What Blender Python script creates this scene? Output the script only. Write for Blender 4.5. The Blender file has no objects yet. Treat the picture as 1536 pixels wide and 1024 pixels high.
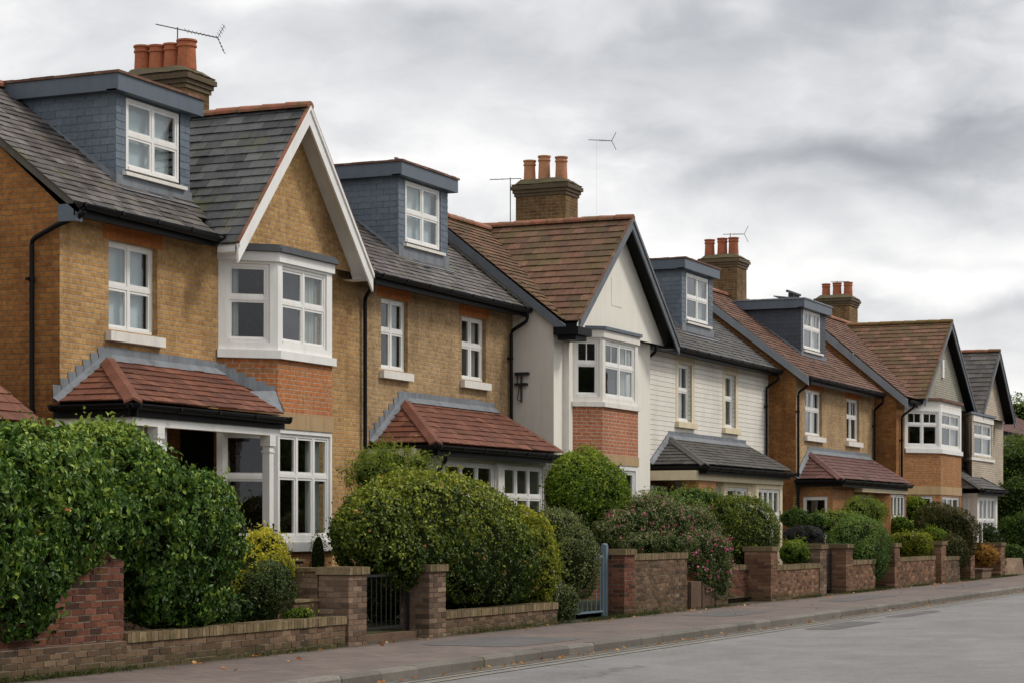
import bpy, math, random
import numpy as np
from mathutils import Vector, noise as mnoise
rnd = random.Random(7)
scene = bpy.context.scene
col = scene.collection

# ------------------------------------------------------------------ camera
EYE = 1.6; FPX = 3230.0; HOR = 790.0
A = math.radians(24.0)
FX, FY = math.cos(A), math.sin(A)
RX, RY = math.sin(A), -math.cos(A)
cam = bpy.data.cameras.new('camera'); co = bpy.data.objects.new('camera', cam); col.objects.link(co)
co.location = (0, 0, EYE); co.rotation_euler = (math.radians(90), 0, A - math.radians(90))
cam.sensor_width = 36; cam.lens = FPX/1536*36; cam.shift_y = (HOR-512)/1536
cam.clip_start = .5; cam.clip_end = 3000
scene.camera = co

# survey helpers: where a line of sight meets the vertical plane y=t (street frame: x along the street, y towards the houses)
def S(px, t):
    k = (px-768)/FPX; d = RX*-1
    Zd = t/(FY - FX*k)
    return Zd*(FY*k + FX)
def H(px, py, t):
    k = (px-768)/FPX
    return EYE + (HOR-py)/FPX * t/(FY - FX*k)
def TS(px, s):            # y where the line of sight meets the plane x=s
    k = (px-768)/FPX
    # X = s*FY - t*FX ; Z = s*FX + t*FY ; X = kZ
    return (s*FY - k*s*FX)/(FX + k*FY)

# ------------------------------------------------------------------ object helpers
def tag(o, label=None, cat=None, group=None, kind=None):
    if label: o['label'] = label
    if cat: o['category'] = cat
    if group: o['group'] = group
    if kind: o['kind'] = kind
    return o
def empty(name, loc, label, cat, group=None):
    o = bpy.data.objects.new(name, None); col.objects.link(o); o.location = loc
    return tag(o, label, cat, group)

class MB:
    def __init__(s): s.v = []; s.f = []; s.t = []; s.m = []; s.tint = .5; s.mi = 0
    def poly(s, pts):
        b = len(s.v); s.v += [tuple(p) for p in pts]; s.f.append(list(range(b, b+len(pts)))); s.t.append(s.tint); s.m.append(s.mi)
    def hexa(s, a, b):       # a: bottom 4, b: top 4 (both ccw from above)
        n = len(s.v); s.v += [tuple(p) for p in a] + [tuple(p) for p in b]
        for f in ((3,2,1,0),(4,5,6,7),(0,1,5,4),(1,2,6,5),(2,3,7,6),(3,0,4,7)):
            s.f.append([n+i for i in f]); s.t.append(s.tint); s.m.append(s.mi)
    def box(s, x0, x1, y0, y1, z0, z1):
        s.hexa([(x0,y0,z0),(x1,y0,z0),(x1,y1,z0),(x0,y1,z0)], [(x0,y0,z1),(x1,y0,z1),(x1,y1,z1),(x0,y1,z1)])
    def lbox(s, F, u0, u1, n0, n1, z0, z1):   # n outward
        P = F.p
        s.hexa([P(u0,n1,z0),P(u1,n1,z0),P(u1,n0,z0),P(u0,n0,z0)], [P(u0,n1,z1),P(u1,n1,z1),P(u1,n0,z1),P(u0,n0,z1)])
    def beam(s, a, b, w, h, up=(0,0,1)):      # rectangular bar from a to b, w across, h along up
        a = Vector(a); b = Vector(b); d = (b-a).normalized(); up = Vector(up); x = d.cross(up).normalized()*w/2; y = x.cross(d).normalized()*h/2
        s.hexa([a-x-y,a+x-y,b+x-y,b-x-y],[a-x+y,a+x+y,b+x+y,b-x+y])
    def tube(s, pts, r, seg=8, cap=True):
        pts = [Vector(p) for p in pts]; n0 = len(s.v); m = len(pts)
        rs = r if isinstance(r, (list, tuple)) else [r]*m
        for i, p in enumerate(pts):
            d = (pts[min(i+1,m-1)] - pts[max(i-1,0)]).normalized()
            h = Vector((0,0,1)) if abs(d.z) < .95 else Vector((1,0,0))
            x = d.cross(h).normalized(); y = x.cross(d)
            for k in range(seg):
                a = 2*math.pi*k/seg; s.v.append(tuple(p + (x*math.cos(a)+y*math.sin(a))*rs[i]))
        for i in range(m-1):
            for k in range(seg):
                a = n0+i*seg+k; b = n0+i*seg+(k+1)%seg
                s.f.append([a, b, b+seg, a+seg]); s.t.append(s.tint); s.m.append(s.mi)
        if cap:
            s.f.append([n0+k for k in range(seg)][::-1]); s.t.append(s.tint); s.m.append(s.mi)
            s.f.append([n0+(m-1)*seg+k for k in range(seg)]); s.t.append(s.tint); s.m.append(s.mi)
    def lathe(s, c, prof, seg=20):
        n0 = len(s.v)
        for r, z in prof:
            for k in range(seg):
                a = 2*math.pi*k/seg; s.v.append((c[0]+r*math.cos(a), c[1]+r*math.sin(a), c[2]+z))
        for i in range(len(prof)-1):
            for k in range(seg):
                a = n0+i*seg+k; b = n0+i*seg+(k+1)%seg
                s.f.append([a, b, b+seg, a+seg]); s.t.append(s.tint); s.m.append(s.mi)
    def prism(s, poly, d):   # poly: planar 3D points, d: extrusion vector
        d = Vector(d); p = [Vector(q) for q in poly]; q = [a+d for a in p]; n = len(p)
        s.poly(p); s.poly(q[::-1])
        for i in range(n): s.poly([p[(i+1)%n], p[i], q[i], q[(i+1)%n]])
    def build(s, name, mats, parent=None, smooth=False, recalc=True):
        me = bpy.data.meshes.new(name); me.from_pydata(s.v, [], s.f)
        if not isinstance(mats, (list, tuple)): mats = [mats]
        for m in mats: me.materials.append(m)
        me.polygons.foreach_set('material_index', s.m)
        if recalc:
            import bmesh
            bm = bmesh.new(); bm.from_mesh(me); bmesh.ops.recalc_face_normals(bm, faces=bm.faces); bm.to_mesh(me); bm.free()
        at = me.attributes.new('tint', 'FLOAT', 'FACE'); at.data.foreach_set('value', s.t)
        uv = me.uv_layers.new(name='UVMap')
        buf = np.zeros(len(me.loops)*2, dtype=np.float32)
        vs = me.vertices
        for p in me.polygons:
            n = p.normal
            if abs(n.z) > .995: u = Vector((1,0,0)); v = Vector((0,1,0))
            else:
                h = math.hypot(n.x, n.y); u = Vector((-n.y/h, n.x/h, 0)); v = n.cross(u)
            for li in p.loop_indices:
                c = vs[me.loops[li].vertex_index].co
                buf[2*li] = c.dot(u); buf[2*li+1] = c.dot(v)
        uv.data.foreach_set('uv', buf)
        if smooth: me.polygons.foreach_set('use_smooth', [True]*len(me.polygons))
        me.update()
        o = bpy.data.objects.new(name, me); col.objects.link(o)
        if parent is not None:
            o.parent = parent
            w = Vector(parent.location); q = parent.parent
            while q is not None: w += Vector(q.location); q = q.parent
            o.location = -w if False else (0,0,0)
            me.transform(__import__('mathutils').Matrix.Translation(-w))
        return o

class Frame:
    def __init__(s, a, b):   # plan points a->b, outward normal to the right of travel (towards the street for +x travel)
        s.a = Vector((a[0], a[1])); d = Vector((b[0]-a[0], b[1]-a[1])); s.L = d.length; s.u = d.normalized(); s.n = Vector((s.u.y, -s.u.x))
    def p(s, u, n, z):
        q = s.a + s.u*u + s.n*n; return (q.x, q.y, z)

# ------------------------------------------------------------------ materials
def newmat(name):
    m = bpy.data.materials.new(name); m.use_nodes = True; nt = m.node_tree; nt.nodes.clear()
    out = nt.nodes.new('ShaderNodeOutputMaterial'); b = nt.nodes.new('ShaderNodeBsdfPrincipled'); nt.links.new(b.outputs[0], out.inputs[0])
    return m, nt, b
def N(nt, t, **kw):
    n = nt.nodes.new(t)
    for k, v in kw.items():
        if k.startswith('i_'): n.inputs[k[2:].replace('_', ' ')].default_value = v
        else: setattr(n, k, v)
    return n
def mix(nt, fac, a, b, blend='MIX'):
    n = nt.nodes.new('ShaderNodeMix'); n.data_type = 'RGBA'; n.blend_type = blend; n.clamp_factor = True
    for sock, val in ((0, fac), (6, a), (7, b)):
        if isinstance(val, bpy.types.NodeSocket): nt.links.new(val, n.inputs[sock])
        elif sock == 0: n.inputs[0].default_value = val
        else: n.inputs[sock].default_value = (*val, 1) if len(val) == 3 else val
    return n.outputs[2]
def ramp(nt, fac, stops):
    r = nt.nodes.new('ShaderNodeValToRGB'); nt.links.new(fac, r.inputs[0]); e = r.color_ramp.elements
    while len(e) < len(stops): e.new(.5)
    for i, (p, c) in enumerate(stops):
        e[i].position = p; e[i].color = (*c, 1) if isinstance(c, tuple) else (c, c, c, 1)
    return r.outputs[0]
def noi(nt, vec, scale, detail=4, rough=.6):
    n = N(nt, 'ShaderNodeTexNoise'); n.inputs['Scale'].default_value = scale; n.inputs['Detail'].default_value = detail; n.inputs['Roughness'].default_value = rough
    nt.links.new(vec, n.inputs['Vector']); return n.outputs[0]
def geo(nt): return N(nt, 'ShaderNodeNewGeometry').outputs['Position']
def bump(nt, b, h, strength, dist, prev=None):
    n = N(nt, 'ShaderNodeBump'); n.inputs['Strength'].default_value = strength; n.inputs['Distance'].default_value = dist
    nt.links.new(h, n.inputs['Height'])
    if prev: nt.links.new(prev, n.inputs['Normal'])
    nt.links.new(n.outputs[0], b.inputs['Normal']); return n.outputs[0]
def zpos(nt, pos):
    sp = N(nt, 'ShaderNodeSeparateXYZ'); nt.links.new(pos, sp.inputs[0]); return sp.outputs[2]
def math_(nt, op, a, b=None, c=None):
    n = N(nt, 'ShaderNodeMath'); n.operation = op
    for i, v in enumerate((a, b, c)):
        if v is None: continue
        if isinstance(v, bpy.types.NodeSocket): nt.links.new(v, n.inputs[i])
        else: n.inputs[i].default_value = v
    return n.outputs[0]

def brick_mat(name, c1, c2, cm, bw=.225, rh=.075, ms=.011, dirt=.35, odd=None, bs=.6, mossz=None, spk=.55):
    m, nt, b = newmat(name); pos = geo(nt)
    uv = N(nt, 'ShaderNodeUVMap').outputs[0]
    dn = N(nt, 'ShaderNodeTexNoise'); dn.inputs['Scale'].default_value = 9; nt.links.new(pos, dn.inputs['Vector'])
    vm = N(nt, 'ShaderNodeVectorMath'); vm.operation = 'MULTIPLY_ADD'; nt.links.new(dn.outputs['Color'], vm.inputs[0]); vm.inputs[1].default_value = (.018,.018,0); nt.links.new(uv, vm.inputs[2])
    def bt(a, c, off):
        t = N(nt, 'ShaderNodeTexBrick'); nt.links.new(vm.outputs[0], t.inputs['Vector'])
        t.inputs['Color1'].default_value = (*a, 1); t.inputs['Color2'].default_value = (*c, 1); t.inputs['Mortar'].default_value = (*cm, 1)
        t.inputs['Scale'].default_value = 1; t.inputs['Brick Width'].default_value = bw; t.inputs['Row Height'].default_value = rh
        t.inputs['Mortar Size'].default_value = ms; t.inputs['Mortar Smooth'].default_value = .35; t.inputs['Bias'].default_value = off
        return t
    t = bt(c1, c2, -.1)
    c = t.outputs['Color']
    if odd:
        t2 = bt(odd, odd, 0); t3 = bt((0,0,0), (1,1,1), -.62); t3.inputs['Mortar'].default_value = (0,0,0,1)
        fac = ramp(nt, t3.outputs['Color'], [(.42, 0.0), (.8, 1.0)])
        f2 = math_(nt, 'MULTIPLY', fac, .75)
        c = mix(nt, f2, c, t2.outputs['Color'])
    n1 = noi(nt, pos, .7, 5, .65); n2 = noi(nt, pos, 14, 4, .7)
    c = mix(nt, dirt, c, ramp(nt, n1, [(.3, (.42,.38,.34)), (.5, (.82,.8,.78)), (.7, (1.1,1.08,1.02))]), 'MULTIPLY')
    c = mix(nt, spk, c, ramp(nt, n2, [(.30, (.36,.32,.28)), (.5, (.96,.95,.93)), (.70, (1.42,1.38,1.32))]), 'MULTIPLY')
    mp = N(nt, 'ShaderNodeMapping'); mp.inputs['Scale'].default_value = (2.2, 2.2, .28); nt.links.new(pos, mp.inputs[0]); n4 = noi(nt, mp.outputs[0], 1.0, 6, .7)
    c = mix(nt, dirt*.9, c, ramp(nt, n4, [(.32, (.55,.51,.47)), (.5, (.95,.94,.93)), (.68, (1.14,1.13,1.12))]), 'MULTIPLY')
    if mossz is not None:
        z = zpos(nt, pos); zz = math_(nt, 'SUBTRACT', mossz, z); mm = math_(nt, 'ADD', math_(nt, 'MULTIPLY', zz, 1.2), math_(nt, 'MULTIPLY', noi(nt, pos, 3, 5, .7), .9))
        mf = ramp(nt, mm, [(.45, 0.0), (.8, .8)])
        c = mix(nt, mf, c, (.045,.055,.018))
    nt.links.new(c, b.inputs['Base Color']); b.inputs['Roughness'].default_value = .92; b.inputs['Specular IOR Level'].default_value = .2
    h = math_(nt, 'MULTIPLY_ADD', t.outputs['Fac'], -1.0, math_(nt, 'MULTIPLY', n2, .7))
    bump(nt, b, h, bs, .012)
    return m

def tint_mat(name, ca, cb, cc=None, moss=0.0, mosscol=(.10,.10,.025), rough=.75, mscale=1.6, grime=.45, bscale=40, bst=.4, mossz=None, spec=.3):
    """surface made of real tiles or bricks: each face carries its own tint"""
    m, nt, b = newmat(name); pos = geo(nt)
    a = N(nt, 'ShaderNodeAttribute'); a.attribute_name = 'tint'; f = a.outputs['Fac']
    c = ramp(nt, f, [(0, ca), (.6, cb), (1, cc or cb)])
    n1 = noi(nt, pos, 1.1, 5, .65); n2 = noi(nt, pos, bscale*.5, 4, .7)
    c = mix(nt, grime, c, ramp(nt, n1, [(.3, (.5,.48,.46)), (.5, (.9,.9,.9)), (.7, (1.25,1.22,1.2))]), 'MULTIPLY')
    c = mix(nt, .5, c, ramp(nt, n2, [(.3, (.55,.55,.55)), (.7, (1.35,1.35,1.35))]), 'MULTIPLY')
    if moss > 0:
        nm = noi(nt, pos, mscale, 6, .75)
        mf = ramp(nt, nm, [(.62-moss*.35, 0.0), (.80-moss*.3, .85)])
        c = mix(nt, mf, c, mosscol)
    if mossz is not None:
        z = zpos(nt, pos); zz = math_(nt, 'SUBTRACT', mossz, z); mm = math_(nt, 'ADD', math_(nt, 'MULTIPLY', zz, 1.6), math_(nt, 'MULTIPLY', noi(nt, pos, 3.5, 5, .7), 1.0))
        c = mix(nt, ramp(nt, mm, [(.5, 0.0), (.9, .85)]), c, mosscol)
    nt.links.new(c, b.inputs['Base Color']); b.inputs['Roughness'].default_value = rough; b.inputs['Specular IOR Level'].default_value = spec
    bump(nt, b, noi(nt, pos, bscale, 5, .7), bst, .006)
    return m

def paint(name, c, rough=.5, streak=.25, bst=.05, bsc=60, spec=.4):
    m, nt, b = newmat(name); pos = geo(nt)
    mp = N(nt, 'ShaderNodeMapping'); mp.inputs['Scale'].default_value = (6, 6, .8); nt.links.new(pos, mp.inputs[0])
    n1 = noi(nt, mp.outputs[0], 1, 5, .7); n2 = noi(nt, pos, 1.7, 5, .7)
    cc = mix(nt, streak, c, ramp(nt, n1, [(.3, (.55,.52,.47)), (.52, (.95,.95,.95)), (.7, (1.05,1.05,1.05))]), 'MULTIPLY')
    cc = mix(nt, streak*.8, cc, ramp(nt, n2, [(.3, (.7,.68,.64)), (.6, (1.03,1.03,1.03))]), 'MULTIPLY')
    nt.links.new(cc, b.inputs['Base Color']); b.inputs['Roughness'].default_value = rough; b.inputs['Specular IOR Level'].default_value = spec
    bump(nt, b, noi(nt, pos, bsc, 4, .6), bst, .004)
    return m

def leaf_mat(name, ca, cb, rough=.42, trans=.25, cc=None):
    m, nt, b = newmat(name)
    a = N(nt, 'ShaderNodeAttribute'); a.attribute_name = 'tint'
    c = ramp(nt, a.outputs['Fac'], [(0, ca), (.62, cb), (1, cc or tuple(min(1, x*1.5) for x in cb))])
    nt.links.new(c, b.inputs['Base Color']); b.inputs['Roughness'].default_value = rough; b.inputs['Specular IOR Level'].default_value = .22
    tr = N(nt, 'ShaderNodeBsdfTranslucent'); nt.links.new(c, tr.inputs[0])
    mx = N(nt, 'ShaderNodeMixShader'); mx.inputs[0].default_value = trans
    nt.links.new(b.outputs[0], mx.inputs[1]); nt.links.new(tr.outputs[0], mx.inputs[2])
    out = [n for n in nt.nodes if n.type == 'OUTPUT_MATERIAL'][0]; nt.links.new(mx.outputs[0], out.inputs[0])
    return m

def glass_mat():
    m = bpy.data.materials.new('window_glass'); m.use_nodes = True; nt = m.node_tree; nt.nodes.clear()
    out = N(nt, 'ShaderNodeOutputMaterial'); tr = N(nt, 'ShaderNodeBsdfTransparent'); tr.inputs[0].default_value = (.80,.85,.85,1)
    gl = N(nt, 'ShaderNodeBsdfGlossy'); gl.inputs['Roughness'].default_value = .02; gl.inputs[0].default_value = (.92,.96,1,1)
    fr = N(nt, 'ShaderNodeFresnel'); fr.inputs[0].default_value = 1.52
    pos = geo(nt); bm = N(nt, 'ShaderNodeBump'); bm.inputs['Strength'].default_value = .12; bm.inputs['Distance'].default_value = .01
    nt.links.new(noi(nt, pos, 2.2, 2, .5), bm.inputs['Height']); nt.links.new(bm.outputs[0], gl.inputs['Normal']); 
    f = math_(nt, 'MULTIPLY', fr.outputs[0], 1.4)
    f = math_(nt, 'MINIMUM', f, .30)
    mx = N(nt, 'ShaderNodeMixShader'); nt.links.new(f, mx.inputs[0]); nt.links.new(tr.outputs[0], mx.inputs[1]); nt.links.new(gl.outputs[0], mx.inputs[2])
    nt.links.new(mx.outputs[0], out.inputs[0]); return m

M = {}
M['yellow'] = brick_mat('yellow_stock_brick', (.54,.33,.135), (.41,.23,.09), (.42,.32,.205), odd=(.25,.14,.065), dirt=.6)
M['yellow2'] = brick_mat('buff_stock_brick', (.49,.335,.175), (.385,.25,.12), (.42,.34,.235), odd=(.26,.165,.085), dirt=.65)
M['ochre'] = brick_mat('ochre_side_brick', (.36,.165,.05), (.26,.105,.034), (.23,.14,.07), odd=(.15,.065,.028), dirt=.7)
M['orange'] = brick_mat('orange_bay_brick', (.50,.17,.06), (.42,.20,.09), (.42,.30,.20), odd=(.48,.29,.14), dirt=.3)
M['redbay'] = brick_mat('red_bay_brick', (.46,.165,.085), (.40,.15,.075), (.45,.35,.27), odd=(.30,.10,.05), dirt=.25)
M['brownbay'] = brick_mat('brown_orange_brick', (.42,.19,.07), (.34,.14,.05), (.34,.24,.15), odd=(.24,.11,.05), dirt=.3)
M['whitebrick'] = brick_mat('white_painted_boards', (.80,.78,.71), (.78,.75,.68), (.30,.28,.25), bw=60, rh=.12, ms=.006, dirt=.25, bs=.6, spk=.12)
M['greybrick'] = brick_mat('grey_painted_brick', (.42,.41,.34), (.38,.37,.30), (.25,.24,.20), dirt=.3)
M['creambrick'] = brick_mat('pale_painted_brick', (.58,.50,.40), (.50,.43,.34), (.36,.31,.25), dirt=.3)
M['chimney'] = brick_mat('chimney_brick', (.24,.14,.06), (.15,.085,.04), (.27,.22,.14), odd=(.10,.095,.022), dirt=.9, bs=1)
M['chimney_moss'] = tint_mat('mossy_mortar', (.14,.11,.06), (.10,.075,.045), moss=.6, mscale=5, bst=1, bscale=25, mosscol=(.075,.068,.02))
M['sooty'] = tint_mat('sooty_corbel_brick', (.085,.06,.035), (.13,.09,.05), moss=.25, mscale=5, bst=1, bscale=25, mosscol=(.06,.055,.02))
M['slate'] = tint_mat('grey_brown_slate', (.050,.044,.042), (.110,.093,.086), (.17,.15,.14), rough=.5, moss=.2, bscale=25, grime=.5, spec=.4)
M['slate_gable'] = tint_mat('dark_grey_slate', (.042,.043,.045), (.085,.087,.088), (.13,.13,.125), rough=.55, moss=.28, bscale=25, grime=.5)
M['slate_dark'] = tint_mat('charcoal_slate', (.055,.05,.048), (.085,.078,.072), (.11,.10,.09), rough=.6, moss=.15, bscale=25)
M['clay_new'] = tint_mat('red_brown_clay_tile', (.10,.038,.024), (.165,.060,.034), (.22,.088,.052), rough=.7, moss=0, bscale=25, grime=.35)
M['clay_old'] = tint_mat('weathered_clay_tile', (.10,.058,.036), (.165,.080,.048), (.22,.115,.072), rough=.85, moss=.50, mosscol=(.088,.075,.024), mscale=1.9, bscale=25)
M['clay_brown'] = tint_mat('brown_red_clay_tile', (.105,.055,.038), (.16,.083,.056), (.21,.115,.08), rough=.8, moss=.05, bscale=25)
M['clay_purple'] = tint_mat('purple_brown_tile', (.105,.05,.042), (.15,.072,.06), (.17,.085,.07), rough=.7, moss=0, bscale=25)
M['clay_moss'] = tint_mat('mossy_clay_ridge', (.2,.08,.04), (.28,.10,.05), moss=.75, mosscol=(.10,.11,.02), mscale=5, bscale=25)
M['ridge'] = tint_mat('terracotta_ridge_tile', (.20,.075,.045), (.34,.125,.07), (.30,.15,.10), moss=.45, mosscol=(.10,.09,.035), mscale=4, bscale=25)
M['cheek'] = tint_mat('blue_grey_hung_slate', (.105,.135,.165), (.13,.162,.195), (.16,.19,.22), rough=.55, moss=0, grime=.35, bst=.25)
M['cheek_dark'] = tint_mat('dark_blue_grey_hung_slate', (.045,.055,.07), (.06,.07,.088), (.07,.08,.1), rough=.55, moss=0, grime=.3, bst=.25)
M['fascia'] = paint('slate_blue_board', (.095,.12,.15), .45, .3)
M['lead'] = paint('lead_flashing', (.20,.22,.245), .55, .8, .8, 9)
M['white'] = paint('white_gloss_paint', (.80,.79,.76), .35, .22)
M['cream'] = paint('cream_masonry_paint', (.74,.71,.65), .6, .35, .2, 30)
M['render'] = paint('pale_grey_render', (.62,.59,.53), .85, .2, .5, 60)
M['render_cream'] = paint('cream_render', (.78,.75,.67), .85, .14, .5, 60)
M['stone'] = paint('sandstone_band', (.42,.29,.155), .85, .5, .5, 40)
M['lintel'] = brick_mat('rubbed_brick_lintel', (.50,.18,.055), (.44,.15,.045), (.34,.14,.06), bw=.075, rh=.5, ms=.004, dirt=.3)
M['stone_cream'] = paint('cream_stone_surround', (.70,.60,.42), .8, .3, .3, 40)
M['black'] = paint('black_gloss_plastic', (.007,.007,.008), .5, .1, spec=.15)
M['iron'] = paint('black_iron', (.012,.012,.012), .5, .1)
M['darkwood'] = paint('dark_brown_soffit', (.05,.035,.025), .6, .3)
M['tancol'] = paint('dark_grey_verge_board', (.12,.135,.155), .5, .4)
M['capping'] = paint('dark_lead_capping', (.085,.09,.10), .5, .5)
M['vergestone'] = paint('mossy_grey_verge', (.10,.09,.075), .9, .6, .6, 30)
M['greyboard'] = paint('pale_grey_verge_board', (.24,.26,.28), .6, .5)
M['pot'] = tint_mat('terracotta_pot', (.36,.11,.05), (.40,.13,.06), moss=0, bst=.2, grime=.6)
M['pot2'] = tint_mat('orange_buff_pot', (.48,.22,.11), (.50,.24,.12), moss=0, bst=.2, grime=.6)
M['curtain'] = paint('white_curtain', (.62,.62,.58), .9, .3)
M['blind'] = paint('pale_blue_grey_blind', (.66,.72,.74), .9, .15)  # blind lightened to paint a sky-like reflection into the panes
M['glass'] = glass_mat()
M['gatepaint'] = paint('pale_blue_gate_paint', (.15,.21,.25), .45, .3)
M['aerial'] = paint('grey_aluminium', (.10,.10,.11), .4, .1)
M['doorred'] = paint('brown_door', (.06,.03,.02), .4, .2)
M['interior'] = paint('unlit_interior', (.09,.085,.075), .9, .1)  # plaster darkened so the rooms look unlit behind the panes
WALLB = dict(rough=.95, bst=1.0, bscale=30, grime=.6, spec=.15)
M['gb_red'] = tint_mat('garden_red_brick', (.055,.030,.022), (.145,.055,.034), (.20,.085,.055), mossz=.22, mosscol=(.05,.05,.02), **WALLB)
M['gb_brown'] = tint_mat('garden_brown_brick', (.07,.048,.032), (.15,.095,.058), (.23,.155,.10), mossz=.16, mosscol=(.055,.06,.02), moss=.05, **WALLB)
M['gb_pier'] = tint_mat('garden_grey_brown_brick', (.085,.056,.040), (.185,.122,.084), (.28,.20,.14), mossz=.0, mosscol=(.055,.06,.02), **WALLB)
M['gb_coping'] = tint_mat('mossy_coping_brick', (.13,.095,.055), (.21,.155,.09), (.26,.20,.12), moss=.35, mscale=6, mosscol=(.09,.085,.025), **WALLB)
M['gb_orange'] = tint_mat('garden_orange_brick', (.09,.05,.033), (.20,.105,.062), (.31,.185,.115), mossz=.18, mosscol=(.05,.055,.02), **WALLB)
M['mortar'] = tint_mat('old_mortar', (.20,.17,.13), (.20,.17,.13), mossz=.12, rough=1, bst=1)
M['core_shade'] = tint_mat('twig_shade', (.010,.014,.005), (.014,.018,.007), rough=1, bst=1, spec=0)  # near-black core colour painting the shade between inner twigs

# ------------------------------------------------------------------ building helpers
def wall_panel(mb, F, u0, u1, z0, z1, ops=(), depth=.1):
    """vertical rectangle in frame F with rectangular openings and their reveals"""
    us = sorted({u0, u1, *[o[0] for o in ops], *[o[1] for o in ops]}); zs = sorted({z0, z1, *[o[2] for o in ops], *[o[3] for o in ops]})
    for a, b in zip(us, us[1:]):
        for c, d in zip(zs, zs[1:]):
            mu, mz = (a+b)/2, (c+d)/2
            if any(o[0] < mu < o[1] and o[2] < mz < o[3] for o in ops): continue
            mb.poly([F.p(a,0,c), F.p(b,0,c), F.p(b,0,d), F.p(a,0,d)])
    for o in ops:
        a, b, c, d = o[:4]; P = F.p; q = -depth
        mb.poly([P(a,0,c),P(a,0,d),P(a,q,d),P(a,q,c)]); mb.poly([P(b,0,c),P(b,q,c),P(b,q,d),P(b,0,d)])
        mb.poly([P(a,0,d),P(b,0,d),P(b,q,d),P(a,q,d)]); mb.poly([P(a,0,c),P(a,q,c),P(b,q,c),P(b,0,c)])

def window(parent, F, u0, u1, z0, z1, cols=2, split=.42, bars=0, d=.07, sill=None, curtain=None, fw=.05, lintel=None, sillmat=None):
    """split: height fraction of the upper row (0 = one row); bars: glazing bars in each upper cell"""
    mb = MB(); b = -d; P = F.p
    if isinstance(cols, int): us = [u0+fw+(u1-u0-2*fw)*i/cols for i in range(cols+1)]
    else: us = [u0+fw] + [u0+(u1-u0)*c for c in cols] + [u1-fw]
    mb.lbox(F, u0, u0+fw, b-.07, b, z0, z1); mb.lbox(F, u1-fw, u1, b-.07, b, z0, z1)
    mb.lbox(F, u0+fw, u1-fw, b-.07, b, z1-fw, z1); mb.lbox(F, u0+fw, u1-fw, b-.07, b+.02, z0, z0+fw)
    zr = [z0+fw, z1-fw]
    if split: zm = z1-(z1-z0)*split; zr = [z0+fw, zm-.03, zm+.03, z1-fw]; mb.lbox(F, u0+fw, u1-fw, b-.07, b-.004, zm-.03, zm+.03)
    for u in us[1:-1]:
        for k in range(0, len(zr), 2): mb.lbox(F, u-.028, u+.028, b-.068, b-.002, zr[k], zr[k+1])
    sw = .038
    for i in range(len(us)-1):
        a = us[i] + (.028 if i else 0); c = us[i+1] - (.028 if i < len(us)-2 else 0)
        for k in range(0, len(zr), 2):
            e, f = zr[k], zr[k+1]; n0, n1 = b-.055, b-.014
            mb.lbox(F, a, a+sw, n0, n1, e, f); mb.lbox(F, c-sw, c, n0, n1, e, f)
            mb.lbox(F, a+sw, c-sw, n0, n1, e, e+sw); mb.lbox(F, a+sw, c-sw, n0, n1, f-sw, f)
            if bars and (k == 2 or not split):
                for q in range(bars):
                    ub = a+sw+(c-a-2*sw)*(q+1)/(bars+1); mb.lbox(F, ub-.011, ub+.011, b-.047, b-.022, e+sw, f-sw)
    w = mb.build('window', M['white'], parent)
    g = MB(); n = b-.036; g.poly([P(u0+.03,n,z0+.03),P(u1-.03,n,z0+.03),P(u1-.03,n,z1-.03),P(u0+.03,n,z1-.03)])
    g.build('pane', M['glass'], w if parent is None or parent.parent is None else parent, recalc=False)
    sub = w if parent.parent is None else parent
    if sill is not None:
        s = MB(); s.lbox(F, u0-sill, u1+sill, -d-.01, .10, z0-.17, z0-.03); s.lbox(F, u0+.003, u1-.003, -d-.06, -.004, z0-.03, z0-.0005); s.build('window_sill', sillmat or M['cream'], sub)
    if curtain:
        cmb = MB()
        segs = {'left':[(0,.3)],'right':[(.7,1)],'both':[(0,.24),(.76,1)],'full':[(0,1)],'blind':[(0,1)], 'net':[(0,1)]}[curtain]
        for a, c in segs:
            ua, uc = u0+.04+(u1-u0-.08)*a, u0+.04+(u1-u0-.08)*c; k = max(2, int((uc-ua)/.025)); pr = None
            for i in range(k+1):
                uu = ua+(uc-ua)*i/k; nn = b-.16+(.02*math.sin(i*1.9+u0)+.012*math.sin(i*.83) if curtain != 'blind' else 0)
                if pr: cmb.poly([P(pr[0],pr[1],z0+.03),P(uu,nn,z0+.03),P(uu,nn,z1-.02),P(pr[0],pr[1],z1-.02)])
                pr = (uu, nn)
        cmb.build('curtain' if curtain != 'blind' else 'window_blind', M['curtain'] if curtain != 'blind' else M['blind'], sub, recalc=False)
    if lintel:
        l = MB(); l.lbox(F, u0-.14, u1+.14, -.03, .006, z1+.002, z1+lintel); l.build('lintel', M['lintel'], sub)
    return w

def offset(pts, d):
    out = []; n = len(pts)
    for i, p in enumerate(pts):
        ns = []
        if i > 0: a = Vector(pts[i])-Vector(pts[i-1]); ns.append(Vector((a.y,-a.x)).normalized())
        if i < n-1: a = Vector(pts[i+1])-Vector(pts[i]); ns.append(Vector((a.y,-a.x)).normalized())
        m = sum(ns, Vector((0,0))).normalized(); k = d/max(.3, m.dot(ns[0]))
        out.append((p[0]+m.x*k, p[1]+m.y*k))
    return out
def ledge(mb, pts, out, z0, z1, inn=.06):
    pts = [Vector(p) for p in pts]
    e0 = (pts[0]-pts[1]).normalized()*0; o = offset(pts, out); i_ = offset(pts, -inn); n = len(pts)
    for k in range(n-1):
        a, b, c, d = i_[k], i_[k+1], o[k+1], o[k]
        mb.hexa([(*d,z0),(*c,z0),(*b,z0),(*a,z0)], [(*d,z1),(*c,z1),(*b,z1),(*a,z1)])
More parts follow.
